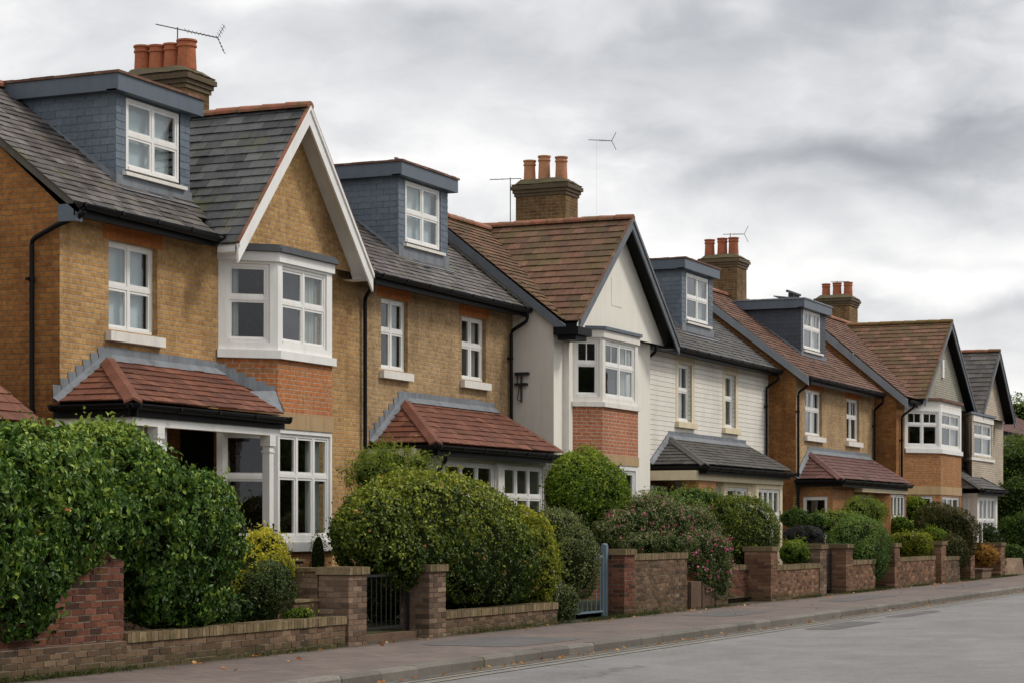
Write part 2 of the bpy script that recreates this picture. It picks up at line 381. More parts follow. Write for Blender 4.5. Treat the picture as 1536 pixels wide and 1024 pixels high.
def bay(parent, name, pts, z0, z1, mat, wins=None, depth=.05, extra=None):
    """wall following plan points; wins {segment: (margin_left, margin_right, z0, z1, kwargs)}"""
    mb = MB(); todo = []
    for i in range(len(pts)-1):
        F = Frame(pts[i], pts[i+1]); ops = []
        w = (wins or {}).get(i)
        if w:
            ws = w if isinstance(w, list) else [w]
            for ww in ws:
                ops.append((ww[0], F.L-ww[1], ww[2], ww[3])); todo.append((F, ops[-1], ww[4]))
        wall_panel(mb, F, 0, F.L, z0, z1, ops, depth)
    mb.poly([(p[0],p[1],z1) for p in pts]); mb.poly([(p[0],p[1],z0) for p in pts][::-1])
    o = mb.build(name, mat, parent, recalc=False)
    for F, op, kw in todo: window(parent, F, *op, **{'d': .03, **kw})
    return o

def clip(poly, nx, ny, c):      # keep nx*x+ny*y >= c
    out = []; n = len(poly)
    for i in range(n):
        p, q = poly[i], poly[(i+1)%n]; dp = nx*p[0]+ny*p[1]-c; dq = nx*q[0]+ny*q[1]-c
        if dp >= 0: out.append(p)
        if (dp < 0) != (dq < 0):
            t = dp/(dp-dq); out.append((p[0]+(q[0]-p[0])*t, p[1]+(q[1]-p[1])*t))
    return out
def tiles(mb, pts, tw=.28, th=.2, lift=.017, jit=.006, gap=.003, base=.0, tj=.5, wav=.0):
    """real overlapping tiles laid over a convex planar polygon (first edge direction free)"""
    P = [Vector(p) for p in pts]; n = Vector((0,0,0))
    for i in range(len(P)): n += (P[i]-P[0]).cross(P[(i+1)%len(P)]-P[0])
    n.normalize()
    if abs(n.z) > 1e-3 and n.z < 0: n = -n
    u = Vector((-n.y, n.x, 0)).normalized(); v = n.cross(u); o = P[0]
    q = [((p-o).dot(u), (p-o).dot(v)) for p in P]
    area = sum(q[i][0]*q[(i+1)%len(q)][1]-q[(i+1)%len(q)][0]*q[i][1] for i in range(len(q)))
    if area < 0: q = q[::-1]
    mb.tint = .3; mb.poly([o+u*a+v*b+n*base for a, b in q])
    e = [(q[i], q[(i+1)%len(q)]) for i in range(len(q))]
    hp = []
    for a, b in e:
        nx, ny = -(b[1]-a[1]), b[0]-a[0]; hp.append((nx, ny, nx*a[0]+ny*a[1]))
    u0, u1 = min(a for a, _ in q), max(a for a, _ in q); v0, v1 = min(b for _, b in q), max(b for _, b in q)
    j = 0; vv = v0
    while vv < v1-1e-4:
        off = (.5 if j % 2 else 0)*tw + rnd.uniform(-.012, .012); i0 = int(math.floor((0-off)/tw))-1; uu = u0+off-tw
        while uu < u1:
            cell = [(uu+gap,vv),(uu+tw-gap,vv),(uu+tw-gap,vv+th*1.0),(uu+gap,vv+th*1.0)]
            for h in hp:
                cell = clip(cell, *h)
                if len(cell) < 3: break
            if len(cell) >= 3:
                jj = rnd.uniform(-jit, jit)*1.0; sk = rnd.uniform(-jit, jit)*1.5/tw
                mb.tint = min(1, max(0, .5+rnd.gauss(0, .28)*tj*2))
                top = []
                for a, b in cell:
                    hgt = base+.004+max(.001, (lift+jj)*(1-(b-vv)/th)) + sk*(a-uu)*(1-(b-vv)/th)*.5
                    if wav: hgt += wav*math.sin((a-u0)*2*math.pi/tw*1.0)
                    drop = -rnd.uniform(0, .006) if abs(b-vv) < 1e-6 and b > v0+.01 else 0
                    top.append(o+u*a+v*(b+drop)+n*hgt)
                bot = [o+u*a+v*b+n*(base+.001) for a, b in cell]
                mb.poly(top); k = len(cell)
                for t in range(k):
                    if abs(cell[t][1]-vv-th) < 1e-6 and abs(cell[(t+1)%k][1]-vv-th) < 1e-6: continue
                    mb.poly([top[t], bot[t], bot[(t+1)%k], top[(t+1)%k]])
            uu += tw
        vv += th; j += 1

def ridge_tiles(parent, a, b, r=.11, L=.42, mat='ridge', name='ridge_tiles', hs=.75):
    a, b = Vector(a), Vector(b); d = (b-a); n = max(1, round(d.length/L)); mb = MB(); dn = d.normalized(); x = dn.cross(Vector((0,0,1))).normalized(); z = x.cross(dn)
    for i in range(n):
        mb.tint = rnd.random(); p = a+d*(i/n)+z*rnd.uniform(-.006,.006); q = a+d*((i+1)/n-.012/max(d.length,.01)); r0 = r; r1 = r*1.13
        for k in range(8):
            t0, t1 = math.pi*(-.1+1.2*k/8), math.pi*(-.1+1.2*(k+1)/8)
            f = lambda c, rr, t: c + x*math.cos(t)*rr + z*(math.sin(t)*rr*hs-.02)
            mb.poly([f(p,r0,t0), f(q,r1,t0), f(q,r1,t1), f(p,r0,t1)])
        mb.poly([f(q,r1,math.pi*(-.1+1.2*k/8)) for k in range(9)]); mb.poly([f(p,r0,math.pi*(-.1+1.2*k/8)) for k in range(9)][::-1])
    return mb.build(name, M[mat], parent, recalc=False)

def gutter(parent, a, b, r=.065, fascia='black', fh=.17, name='gutter'):
    """half round gutter with brackets on a fascia board, plan segment a->b at height z (a,b are 3D)"""
    a, b = Vector(a), Vector(b); F = Frame((a.x,a.y),(b.x,b.y)); L = F.L; mb = MB(); z = a.z; seg = 8; P = F.p
    pr = [(r*math.cos(math.pi+math.pi*k/seg), r*math.sin(math.pi+math.pi*k/seg)) for k in range(seg+1)]
    for (n0,h0), (n1,h1) in zip(pr, pr[1:]):
        mb.poly([P(0,n0,z+h0),P(L,n0,b.z+h0),P(L,n1,b.z+h1),P(0,n1,z+h1)]); 
    for (n0,h0), (n1,h1) in zip(pr, pr[1:]):
        mb.poly([P(0,n0*.9,z+h0*.9),P(0,n1*.9,z+h1*.9),P(L,n1*.9,b.z+h1*.9),P(L,n0*.9,b.z+h0*.9)])
    mb.lbox(F, 0, L, r-.004, r+.010, z-.014, z+.006)
    for uu, sg in ((0,-1),(L,1)):
        mb.poly([P(uu, n, z+h) for n, h in pr])
    k = max(1, int(L/.9))
    for i in range(k+1):
        uu = .05+(L-.1)*i/k; mb.lbox(F, uu-.02, uu+.02, r-.01, r+.018, z-.045, z+.012); mb.lbox(F, uu-.02, uu+.02, -r*.6, r*.6, z-r-.015, z-r+.004)
    g = mb.build(name, M['black'], parent, recalc=False)
    fb = MB(); fb.lbox(F, 0, L, -r-.03, -r-.004, z-fh, z+.02); fb.build('fascia_board', M[fascia], parent)
    return g
def downpipe(parent, pts, r=.036):
    mb = MB(); P = [Vector(p) for p in pts]; out = [P[0]]
    for i in range(1, len(P)-1):
        a = (P[i-1]-P[i]).normalized()*min(.07,(P[i-1]-P[i]).length*.4); b = (P[i+1]-P[i]).normalized()*min(.07,(P[i+1]-P[i]).length*.4)
        for t in (0, .5, 1): out.append(P[i] + a*(1-t)**2 + b*t*t)
    out.append(P[-1]); mb.tube(out, r, 10)
    top, bot = P[-2], P[-1]; L = (top-bot).length; k = max(1, int(L/1.7))
    for i in range(k):
        q = top+(bot-top)*((i+.3)/k); mb.tube([q+Vector((0,0,.03)), q-Vector((0,0,.03))], r*1.28, 10); mb.box(q.x-.07, q.x+.07, q.y+.02, q.y+.06, q.z-.02, q.z+.02)
    return mb.build('downpipe', M['black'], parent, smooth=False)

def dormer(house, s0, s1, td, rz, ztop, win, cheek='cheek', curtain='blind', wkw=None, lead_top=False):
    """flat roofed box dormer standing on the roof plane rz(t)"""
    zw = ztop-.27; inv = lambda z: (z-rz(0))/(rz(1)-rz(0)); tb = inv(zw)+.25
    mb = MB(); z0 = rz(td)
    for s, sg in ((s0, -1), (s1, 1)):
        tri = [(s, td, z0-.0), (s, td, zw), (s, inv(zw), zw)]
        tiles(mb, [(x+sg*.0, y, z) for x, y, z in tri], tw=.27, th=.115, lift=.008, jit=.001, tj=.35)
    F = Frame((s0, td), (s1, td)); wa, wb, za, zb = win
    for a, b in ((0, wa-s0-.03), (wb-s0+.03, F.L)):
        tiles(mb, [F.p(a,.0,z0+.02), F.p(b,.0,z0+.02), F.p(b,.0,zw), F.p(a,.0,zw)], tw=.27, th=.115, lift=.008, jit=.001, tj=.35)
    mb.tint = .4
    mb.lbox(F, wa-s0-.03, wb-s0+.03, -.12, 0.0, z0, za-.05); mb.lbox(F, wa-s0-.03, wb-s0+.03, -.12, 0.0, zb+.01, zw)
    d = mb.build('dormer', M[cheek], house)
    w = window(d, F, wa-s0, wb-s0, za, zb, cols=2, curtain=curtain, d=.0, **(wkw or {'split': .5}))
    w.name = 'dormer_window'
    f = MB(); o = .16; t1 = inv(ztop)+.05
    f.lbox(F, -o, F.L+o, .13, .16, zw-.02, ztop-.04); f.lbox(F, -o, F.L+o, -.05, .13, zw-.02, zw+.0)
    for uu in ((-o, -o+.03), (F.L+o-.03, F.L+o)): f.lbox(F, uu[0], uu[1], -(t1-td), .13, zw-.02, ztop-.04)
    f.lbox(F, -o+.03, -.0, -(t1-td), -.05, zw-.019, zw); f.lbox(F, F.L, F.L+o-.03, -(t1-td), -.05, zw-.019, zw)
    f.build('dormer_fascia', M['fascia'], d)
    r = MB(); n = 14
    for i in range(n):           # tile edging round the flat roof
        r.tint = rnd.random(); a = -o-.03+(F.L+2*o+.06)*i/n; b = -o-.03+(F.L+2*o+.06)*(i+1)/n-.006
        r.lbox(F, a, b, -.1, .19, ztop-.04, ztop+rnd.uniform(-.004,.004))
    for i in range(n):
        r.tint = rnd.random(); a = -(t1-td)+(t1-td-.1)*i/n; b = -(t1-td)+(t1-td-.1)*(i+1)/n-.006
        r.lbox(F, -o-.03, .2, a, b, ztop-.04, ztop+rnd.uniform(-.004,.004)); r.lbox(F, F.L-.2, F.L+o+.03, a, b, ztop-.04, ztop+rnd.uniform(-.004,.004))
    r.build('dormer_edging', M['clay_brown'] if not lead_top else M['lead'], d)
    q = MB(); q.lbox(F, .2, F.L-.2, -(t1-td), -.1, ztop-.03, ztop-.012); q.build('dormer_roof', M['lead'], d)
    ap = MB()
    ap.lbox(F, -.02, F.L+.02, 0.0, .035, z0-.06, za-.11)
    for uu, sg in ((0,-1),(F.L,1)):
        L1 = inv(zw)-td; x0 = s0-.015 if sg < 0 else s1+.002; 
        ap.hexa([(x0,td-.02,z0-.01),(x0+.013,td-.02,z0-.01),(x0+.013,td+L1,zw-.01),(x0,td+L1,zw-.01)],[(x0,td-.02,z0+.10),(x0+.013,td-.02,z0+.10),(x0+.013,td+L1,zw+.10-.11),(x0,td+L1,zw+.10-.11)])
    ap.poly([F.p(-.05,.035,z0-.03),F.p(F.L+.05,.035,z0-.03),F.p(F.L+.05,.2,rz(td-.2)+.035),F.p(-.05,.2,rz(td-.2)+.035)])
    ap.build('lead_apron', M['lead'] if not cheek == 'x' else M['fascia'], d)
    sl = MB(); sl.tint = .5; sl.lbox(F, wa-s0-.12, wb-s0+.12, -.05, .09, za-.105, za-.05); sl.build('dormer_sill', M['cream'], d)
    return d

def chimney(house, s0, s1, t0, t1, zb, zt, pots, potmat='pot', lean=0):
    mb = MB(); mb.box(s0, s1, t0, t1, zb, zt-.42); c = mb.build('chimney', M['chimney'], house)
    cb = MB()
    zz = zt-.42
    for k, (e, h) in enumerate(((.03,.075),(.06,.075),(.10,.09),(.07,.04))):
        x = s0-e
        # individual header bricks
        cb.tint = rnd.random(); cb.box(s0-e, s1+e, t0-e, t1+e, zz+.002*k, zz+h); zz += h
    cb.build('corbel', M['sooty'], c)
    cp = MB(); e = .09; n = 7
    # uneven mossy flaunching as a lumpy sheet
    def pt(i, j):
        x = s0-e+(s1-s0+2*e)*i/n; y = t0-e+(t1-t0+2*e)*j/n; ed = min(i, n-i, j, n-j)
        return (x+rnd.uniform(-.012,.012), y+rnd.uniform(-.012,.012), zt-.14+(0 if ed == 0 else .12 if ed == 1 else .15)+rnd.uniform(-.015,.015))
    g = [[pt(i,j) for j in range(n+1)] for i in range(n+1)]
    for i in range(n):
        for j in range(n): cp.poly([g[i][j],g[i+1][j],g[i+1][j+1],g[i][j+1]])
    edge = [g[i][0] for i in range(n+1)]+[g[n][j] for j in range(1,n+1)]+[g[i][n] for i in range(n-1,-1,-1)]+[g[0][j] for j in range(n-1,0,-1)]
    for a, b in zip(edge, edge[1:]+edge[:1]): cp.poly([(a[0],a[1],zz-.002),(b[0],b[1],zz-.002),b,a])
    cp.build('chimney_cap', M['chimney_moss'], c, recalc=False)
    for (ps, pt_, hh, r) in pots:
        p = MB(); p.tint = rnd.random()
        p.lathe((ps, pt_, zt-.05), [(r*.98,0),(r*1.0,.04),(r*.93,hh*.5),(r*.9,hh-.13),(r*1.03,hh-.12),(r*1.03,hh-.09),(r*.93,hh-.08),(r*.95,hh-.04),(r*1.07,hh-.03),(r*1.07,hh),(r*.85,hh),(r*.8,hh-.2),(r*.8,0)], 20)
        p.build('chimney_pot', M[potmat], c, smooth=False, recalc=False)
    fl = MB(); fl.box(s0-.03, s1+.03, t0-.03, t0+.2, zb+.0, zb+.001) if False else None
    return c

def verge(parent, a, b, w, h, mat, name='bargeboard', dn=(0,0,-1), thick=.035):
    """board below the line a->b (in a vertical plane)"""
    a, b = Vector(a), Vector(b); mb = MB(); up = Vector((0,0,1)); hv = Vector((0,0,-h)); 
    w = Vector(w)
    mb.hexa([a+hv, a+hv+w, b+hv+w, b+hv], [a, a+w, b+w, b]); return mb.build(name, M[mat], parent)

def gable_roof(house, sc, hw, zf, za, tf, mainz, mat, tw, th, board='white', bh=.24, lift=.018, ridge='ridge', soffit=None, wallt=None, hwL=None, edge='ridge'):
    """cross gable: front at y=tf; mainz(t) is the main roof plane height"""
    inv = lambda z: (z-mainz(0))/(mainz(1)-mainz(0)); mb = MB(); tb = inv(za)
    for sg in (-1, 1):
        foot = sc+sg*hw; tfo = max(inv(zf), tf+.3)
        q = [(foot, tf, zf), (sc, tf, za), (sc, tb, za), (foot, tfo, zf)]
        tiles(mb, q, tw=tw, th=th, lift=lift)
    r = mb.build('gable_roof', M[mat], house)
    sf = MB()
    for sg in (-1, 1):
        foot = sc+sg*(hw-.01); z = -.05
        tw_ = wallt+.02
        sf.poly([(foot, tf+.04, zf+z), (sc, tf+.04, za+z), (sc, tw_, za+z), (foot, tw_, zf+z)])
        sf.poly([(foot, tf+.04, zf-.13), (foot-sg*.35, tf+.04, zf-.13), (foot-sg*.35, tw_, zf-.13), (foot, tw_, zf-.13)])
        sf.poly([(foot, tf+.04, zf-.13), (foot, tf+.04, zf+z), (foot, tw_+.0, zf+z), (foot, tw_, zf-.13)])
    sf.build('gable_soffit', M[soffit or board], r, recalc=False)
    for sg in (-1, 1):
        sl = (za-zf)/hw; ext = .06
        b = MB(); f = Vector((sc+sg*(hw+ext*.3), tf, zf-ext*sl*.3)); top = Vector((sc, tf, za)); d = Vector((0,0,-bh*math.sqrt(1+sl*sl)*.9)); w = Vector((0,-.035,0))
        # bottom end cut plumb
        p = [f+Vector((0,0,-.0)), top, top+d, f+d*.98+Vector((0,0,0))]
        b.prism([p[0],p[1],p[2],p[3]], w); b.build('bargeboard', M[board], r)
        # raised edge moulding
        e = MB(); n = Vector((0,-.06,0)); dd = Vector((0,0,-.07)); e.prism([p[0]+Vector((0,-.035,.015)), p[1]+Vector((0,-.035,.015)), p[1]+Vector((0,-.035,.015))+dd, p[0]+Vector((0,-.035,.015))+dd], Vector((0,-.025,0))); e.build('bargeboard_moulding', M[board], r)
        k = int((top-f).length/.22); v = MB()      # tile edge along the verge
        for i in range(k):
            v.tint = rnd.random(); a = f+(top-f)*(i/k)+Vector((0,0,.005)); c = f+(top-f)*((i+.96)/k)+Vector((0,0,.005)); up = Vector((0,0,.04+rnd.uniform(0,.01)))
            v.hexa([a+Vector((0,-.055,0)), c+Vector((0,-.055,0)), c+Vector((0,-.01,0)), a+Vector((0,-.01,0))],[a+Vector((0,-.055,0))+up, c+Vector((0,-.055,0))+up, c+Vector((0,-.01,0))+up, a+Vector((0,-.01,0))+up])
        v.build('verge_tiles', M[edge], r)
        fb = MB(); fb.box(min(f.x-sg*.33,f.x+sg*.0), max(f.x-sg*.33,f.x+sg*.0), tf-.03, tf+.0, zf-.15, zf-.13+.01) if False else None
    ridge_tiles(r, (sc, tf-.05, za+.03), (sc, tb+.1, za+.03), mat=ridge)
    return r

def porch_roof(house, s0, s1, tw_, tf, ze, zt, hs0, hs1, mat, tw=.28, th=.2, flash=True, steps=True, right_hip=True):
    mb = MB(); E0 = (s0, tf, ze); E1 = (s1, tf, ze); T0 = (hs0, tw_, zt); T1 = (hs1, tw_, zt); B0 = (s0, tw_, ze); B1 = (s1, tw_, ze)
    tiles(mb, [E0, E1, T1, T0], tw=tw, th=th); tiles(mb, [B0, E0, T0], tw=tw, th=th)
    if right_hip: tiles(mb, [E1, B1, T1], tw=tw, th=th)
    mb.tint = .2; mb.poly([(s0,tf,ze-.02),(s1,tf,ze-.02),(s1,tw_,ze-.02),(s0,tw_,ze-.02)])
    r = mb.build('porch_roof', M[mat], house)
    # hip capping
    for a, b, on in ((E0, T0, True), (E1, T1, right_hip)):
        if not on: continue
        a, b = Vector(a), Vector(b); n = 7; h = MB()
        d = (b-a).normalized(); x = d.cross(Vector((0,0,1))).normalized()
        for i in range(n):
            h.tint = .45+rnd.uniform(-.15,.25); p = a+(b-a)*(i/n)+Vector((0,0,.035)); q = a+(b-a)*((i+.98)/n)+Vector((0,0,.045))
            for sg in (-1, 1):
                dn = Vector((0,0,-.055))
                h.poly([p, q, q+x*sg*.13+dn, p+x*sg*.13+dn]); h.poly([p, p+x*sg*.13+dn, p+x*sg*.13+dn*1.6, p+dn*.6])
        h.build('hip_tiles', M[mat], r, recalc=False)
    if flash:
        f = MB(); wl = tw_-.012
        k = 6
        for i in range(k):
            a = hs0+(hs1-hs0)*i/k; b = hs0+(hs1-hs0)*(i+1)/k; j = rnd.uniform(-.012,.012)
            f.poly([(a,wl-.14,zt-.06),(b+.02,wl-.14,zt-.06),(b+.02,wl-.02,zt+.04),(a,wl-.02,zt+.04)]); f.poly([(a,wl,zt+.03),(b+.02,wl,zt+.03),(b+.02,wl-.004*(i%2),zt+.15+j),(a,wl-.004*(i%2),zt+.15+j)])
            f.poly([(a,wl-.02,zt+.04),(b+.02,wl-.02,zt+.04),(b+.02,wl,zt+.05),(a,wl,zt+.05)])
        n = 7
        for i in range(n):      # stepped flashing up the left hip
            a = Vector((s0,wl,ze)).lerp(Vector((hs0,wl,zt)), i/n); b = Vector((s0,wl,ze)).lerp(Vector((hs0,wl,zt)), (i+1)/n)
            up = b.z+.10 if steps else None
            f.poly([a, b, (b.x, wl, b.z+(.14 if steps else .1)), (a.x-.03, wl, (b.z+.14) if steps else a.z+.1)])
        a = Vector((s0-.02,wl-.10,ze+.0)); b = Vector((hs0,wl-.12,zt+.02)); f.poly([a, b, (hs0,wl-.003,zt+.07), (s0-.03,wl-.003,ze+.06)])
        f.build('flashing', M['lead'], r, recalc=False)
    return r

# ------------------------------------------------------------------ brickwork (real bricks) for the garden walls
def bricks_wall(mb, s0, s1, t0, t1, z0, z1, bl=.225, rh=.075, jn=.006, g=.013):
    mb.mi = 1; mb.tint = .5; mb.box(s0+.007, s1-.007, t0+.007, t1-.007, z0, z1-.005); mb.mi = 0
    n = max(1, round((z1-z0)/rh)); rh = (z1-z0)/n
    for j in range(n):
        off = -(bl/2 if j % 2 else 0)+rnd.uniform(-.01,.01); u = s0+off
        while u < s1-.01:
            a = max(u, s0); b = min(u+bl-g, s1); u += bl
            if b-a < .02: continue
            mb.tint = min(1, max(0, rnd.gauss(.5,.26))); e = rnd.uniform(-jn, jn); f = rnd.uniform(-jn, jn); zz = rnd.uniform(-.002,.002)
            mb.hexa([(a,t0+e,z0+j*rh+zz),(b,t0+f,z0+j*rh+zz),(b,t1-e,z0+j*rh),(a,t1-f,z0+j*rh)],[(a,t0+e+rnd.uniform(-.002,.003),z0+(j+1)*rh-g+zz),(b,t0+f,z0+(j+1)*rh-g+zz),(b,t1-e,z0+(j+1)*rh-g),(a,t1-f,z0+(j+1)*rh-g)])
def coping(mb, s0, s1, t0, t1, z0, h=.11, along='s', over=.02):
    u, e = (s0, s1) if along == 's' else (t0, t1); n = max(1, round((e-u)/.078)); w = (e-u)/n
    for i in range(n):
        mb.tint = min(1, max(0, rnd.gauss(.5,.28))); a = u+w*i+.004; b = u+w*(i+1)-.004; hh = h+rnd.uniform(-.006,.006); o = over+rnd.uniform(-.004,.004)
        if along == 's': mb.box(a, b, t0-o, t1+o, z0, z0+hh)
        else: mb.box(s0-o, s1+o, a, b, z0, z0+hh)
    mb.tint = .2; mb.mi = 1
    if along == 's': mb.box(s0+.01, s1-.01, t0-over+.012, t1+over-.012, z0-.002, z0+h-.015)
    else: mb.box(s0-over+.012, s1+over-.012, t0+.01, t1-.01, z0-.002, z0+h-.015)
    mb.mi = 0
def pier_bricks(mb, s0, s1, t0, t1, z0, z1, rh=.075, g=.013):
    mb.mi = 1; mb.tint = .5; mb.box(s0+.008, s1-.008, t0+.008, t1-.008, z0, z1-.004); mb.mi = 0
    n = max(1, round((z1-z0)/rh)); rh = (z1-z0)/n
    for j in range(n):
        za, zb = z0+j*rh, z0+(j+1)*rh-g
        A1 = [0,.5,1]; B1 = [0,.25,.75,1]
        us, ts = (A1, B1) if j % 2 else (B1, A1)
        for i in range(len(us)-1):
            for k in range(len(ts)-1):
                a = s0+(s1-s0)*us[i]; b = s0+(s1-s0)*us[i+1]; c = t0+(t1-t0)*ts[k]; d = t0+(t1-t0)*ts[k+1]; j_ = lambda: rnd.uniform(-.004,.004)
                mb.tint = min(1, max(0, rnd.gauss(.5,.26)))
                a += (j_() if i == 0 else g/2); b -= (j_() if i == len(us)-2 else g/2); c += (j_() if k == 0 else g/2); d -= (j_() if k == len(ts)-2 else g/2)
                mb.box(a, b, c, d, za, zb)

def garden_wall(s0, s1, top, label, mat='gb_brown', t0=13.8, t1=14.02, cope='soldier', group='low brick walls along the pavement', z0=-.02):
    root = empty('garden_wall', ((s0+s1)/2, (t0+t1)/2, 0), label, 'garden wall', group)
    ch = .11 if cope else 0
    mb = MB(); bricks_wall(mb, s0, s1, t0, t1, z0, top-ch); mb.build('wall', [M[mat], M['mortar']], root)
    if cope: c = MB(); coping(c, s0, s1, t0, t1, top-ch+.001, ch); c.build('coping', [M['gb_coping'], M['mortar']], root)
    return root
def gate_pier(s0, s1, top, label, mat='gb_pier', t0=13.78, dp=.46, group='brick piers along the pavement', cap='soldier', z0=-.02):
    root = empty('gate_pier', ((s0+s1)/2, t0+dp/2, 0), label, 'pier', group)
    mb = MB(); pier_bricks(mb, s0, s1, t0, t0+dp, z0, top-.1); mb.build('shaft', [M[mat], M['mortar']], root)
    c = MB(); coping(c, s0-.03, s1+.03, t0, t0+dp, top-.099, .1, over=.035); c.build('cap', [M['gb_coping'], M['mortar']], root)
    return root

# ------------------------------------------------------------------ foliage
def lumps(P, rng, freq, k=7):
    v = np.zeros(len(P))
    for i in range(k):
        d = rng.normal(size=3); d /= np.linalg.norm(d); v += np.sin(P@d*freq*(.7+.25*i)+rng.uniform(0,6.28))/(1+.25*i)
    return v/2.2
def leafmesh(name, P, Nn, L, W, rng, mat, parent, tint, droop=.4, origin=None):
    n = len(P)
    R = rng.normal(size=(n,3)); Nn = Nn+.62*R; Nn /= np.linalg.norm(Nn, axis=1)[:,None]
    ax = rng.normal(size=(n,3)); ax[:,2] -= droop*1.5; ax -= (ax*Nn).sum(1)[:,None]*Nn; ax /= np.linalg.norm(ax, axis=1)[:,None]
    bx = np.cross(Nn, ax); sc = rng.uniform(.6, 1.25, n)[:,None]; l = L*sc; w = W*sc
    V = np.stack([P-ax*l*.5, P-ax*l*.05+bx*w*.5+Nn*w*.22, P+ax*l*.5-Nn*l*.12, P-ax*l*.05-bx*w*.5+Nn*w*.22], 1).reshape(-1,3)
    if origin is not None: V = V-np.array(origin)
    me = bpy.data.meshes.new(name); me.vertices.add(4*n); me.vertices.foreach_set('co', V.astype(np.float32).ravel())
    base = np.arange(n)*4; T = np.stack([base, base+1, base+2, base, base+2, base+3], 1).ravel()
    me.loops.add(6*n); me.loops.foreach_set('vertex_index', T.astype(np.int32))
    me.polygons.add(2*n); me.polygons.foreach_set('loop_start', (np.arange(2*n)*3).astype(np.int32)); 
    me.materials.append(mat); me.update(calc_edges=True)
    at = me.attributes.new('tint', 'FLOAT', 'FACE'); at.data.foreach_set('value', np.repeat(np.clip(tint,0,1), 2).astype(np.float32))
    o = bpy.data.objects.new(name, me); col.objects.link(o)
    if parent is not None: o.parent = parent
    return o
def foliage(name, label, cat, blobs, n, L, W, mat, seed, lump=.10, freq=3.0, top=.25, group=None, zmin=-.1, droop=.4, core=.74, depth=.07, extra=None, parent=None, corename='shade_core', boxy=2.0, tj=.25, wisp=.0022, shoots=.06):
    rng = np.random.default_rng(seed); bl = np.array(blobs, float); ar = (bl[:,3]*bl[:,4]+bl[:,3]*bl[:,5]+bl[:,4]*bl[:,5]); ar /= ar.sum()
    idx = rng.choice(len(bl), n, p=ar); D = rng.normal(size=(n,3)); D /= np.linalg.norm(D, axis=1)[:,None]
    if boxy != 2.0: D = D/((np.abs(D)**boxy).sum(1)**(1/boxy))[:,None]
    C, Rr = bl[idx,:3], bl[idx,3:6]; base = C+D*Rr
    lr = np.random.default_rng(seed+5); lf = lumps(base, lr, freq)
    lr2 = np.random.default_rng(seed+6); lf2 = lumps(base, lr2, freq*3.3)
    lf3 = lumps(base, np.random.default_rng(seed+7), 15.0, 9); lf4 = lumps(base, np.random.default_rng(seed+8), 28.0, 9)
    gap_ = np.clip(-(lf3+.6*lf4)-.35, 0, 1)      # hollows between the leaf clumps
    mr = Rr.min(1)
    inn = np.abs(rng.normal(0, depth, n)) + gap_*.30*np.minimum(1, .5/mr); inn -= np.clip(lf3, 0, 1)*.05*np.minimum(1, .5/mr); sh = (rng.random(n) < shoots)*rng.uniform(0, .13, n)
    P = C+D*Rr*(1+lump*lf+lump*.4*lf2-inn)[:,None] + D*sh[:,None]
    keep = (P[:,2] > zmin+.05*lf3) & ~((gap_ > .25) & (rng.random(n) < .5))
    for i, b in enumerate(bl):
        q = ((P-b[:3])/b[3:6]); keep &= ~(((np.abs(q)**boxy).sum(1) < .72) & (idx != i))
    P, D, lf, lf2, Rr, lf3 = P[keep], D[keep], lf[keep], lf2[keep], Rr[keep], lf3[keep]; m = len(P)
    nn = D/Rr; nn /= np.linalg.norm(nn, axis=1)[:,None]
    z = (P[:,2]-P[:,2].min())/(np.ptp(P[:,2])+1e-6)
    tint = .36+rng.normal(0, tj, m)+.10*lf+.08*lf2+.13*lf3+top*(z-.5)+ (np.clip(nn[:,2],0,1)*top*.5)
    K = int(n*wisp)                 # young shoots standing out of the surface
    if K:
        ia = rng.choice(m, K); dr = nn[ia]+rng.normal(0,.45,(K,3)); dr[:,2] += .45; dr /= np.linalg.norm(dr,axis=1)[:,None]; ln = rng.uniform(.06,.24,K)*min(1.6, L/.05)**.5
        q = [P[ia]+dr*(ln*(j+.5)/6)[:,None]+rng.normal(0,L*.18,(K,3)) for j in range(6)]
        P = np.concatenate([P]+q); nn = np.concatenate([nn]+[rng.normal(size=(K,3)) for j in range(6)]); tint = np.concatenate([tint]+[np.clip(tint[ia]+.12+.05*j,0,1) for j in range(6)])
    loc = (float(bl[0,0]), float(bl[0,1]), 0.0)
    if parent is None:
        o = leafmesh(name, P, nn, L, W, rng, mat, None, tint, droop, origin=loc); o.location = loc; tag(o, label, cat, group)
    else:
        w = Vector(parent.location); o = leafmesh(name, P, nn, L, W, rng, mat, parent, tint, droop, origin=tuple(w)); loc = tuple(w)
    # solid core for the twigs, coloured near-black as shade inside the leaves
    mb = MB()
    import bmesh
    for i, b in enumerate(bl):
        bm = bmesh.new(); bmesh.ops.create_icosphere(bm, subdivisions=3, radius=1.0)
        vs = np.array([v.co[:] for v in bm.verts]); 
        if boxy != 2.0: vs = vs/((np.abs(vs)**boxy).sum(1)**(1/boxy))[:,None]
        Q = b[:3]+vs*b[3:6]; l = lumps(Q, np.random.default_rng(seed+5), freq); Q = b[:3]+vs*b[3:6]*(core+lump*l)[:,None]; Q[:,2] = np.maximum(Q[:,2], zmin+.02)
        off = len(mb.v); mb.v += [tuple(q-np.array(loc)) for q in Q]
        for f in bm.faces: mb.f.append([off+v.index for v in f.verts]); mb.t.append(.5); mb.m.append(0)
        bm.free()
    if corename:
        c = mb.build(corename, M['core_shade'], None, recalc=False); c.parent = o; c['kind'] = 'stuff'
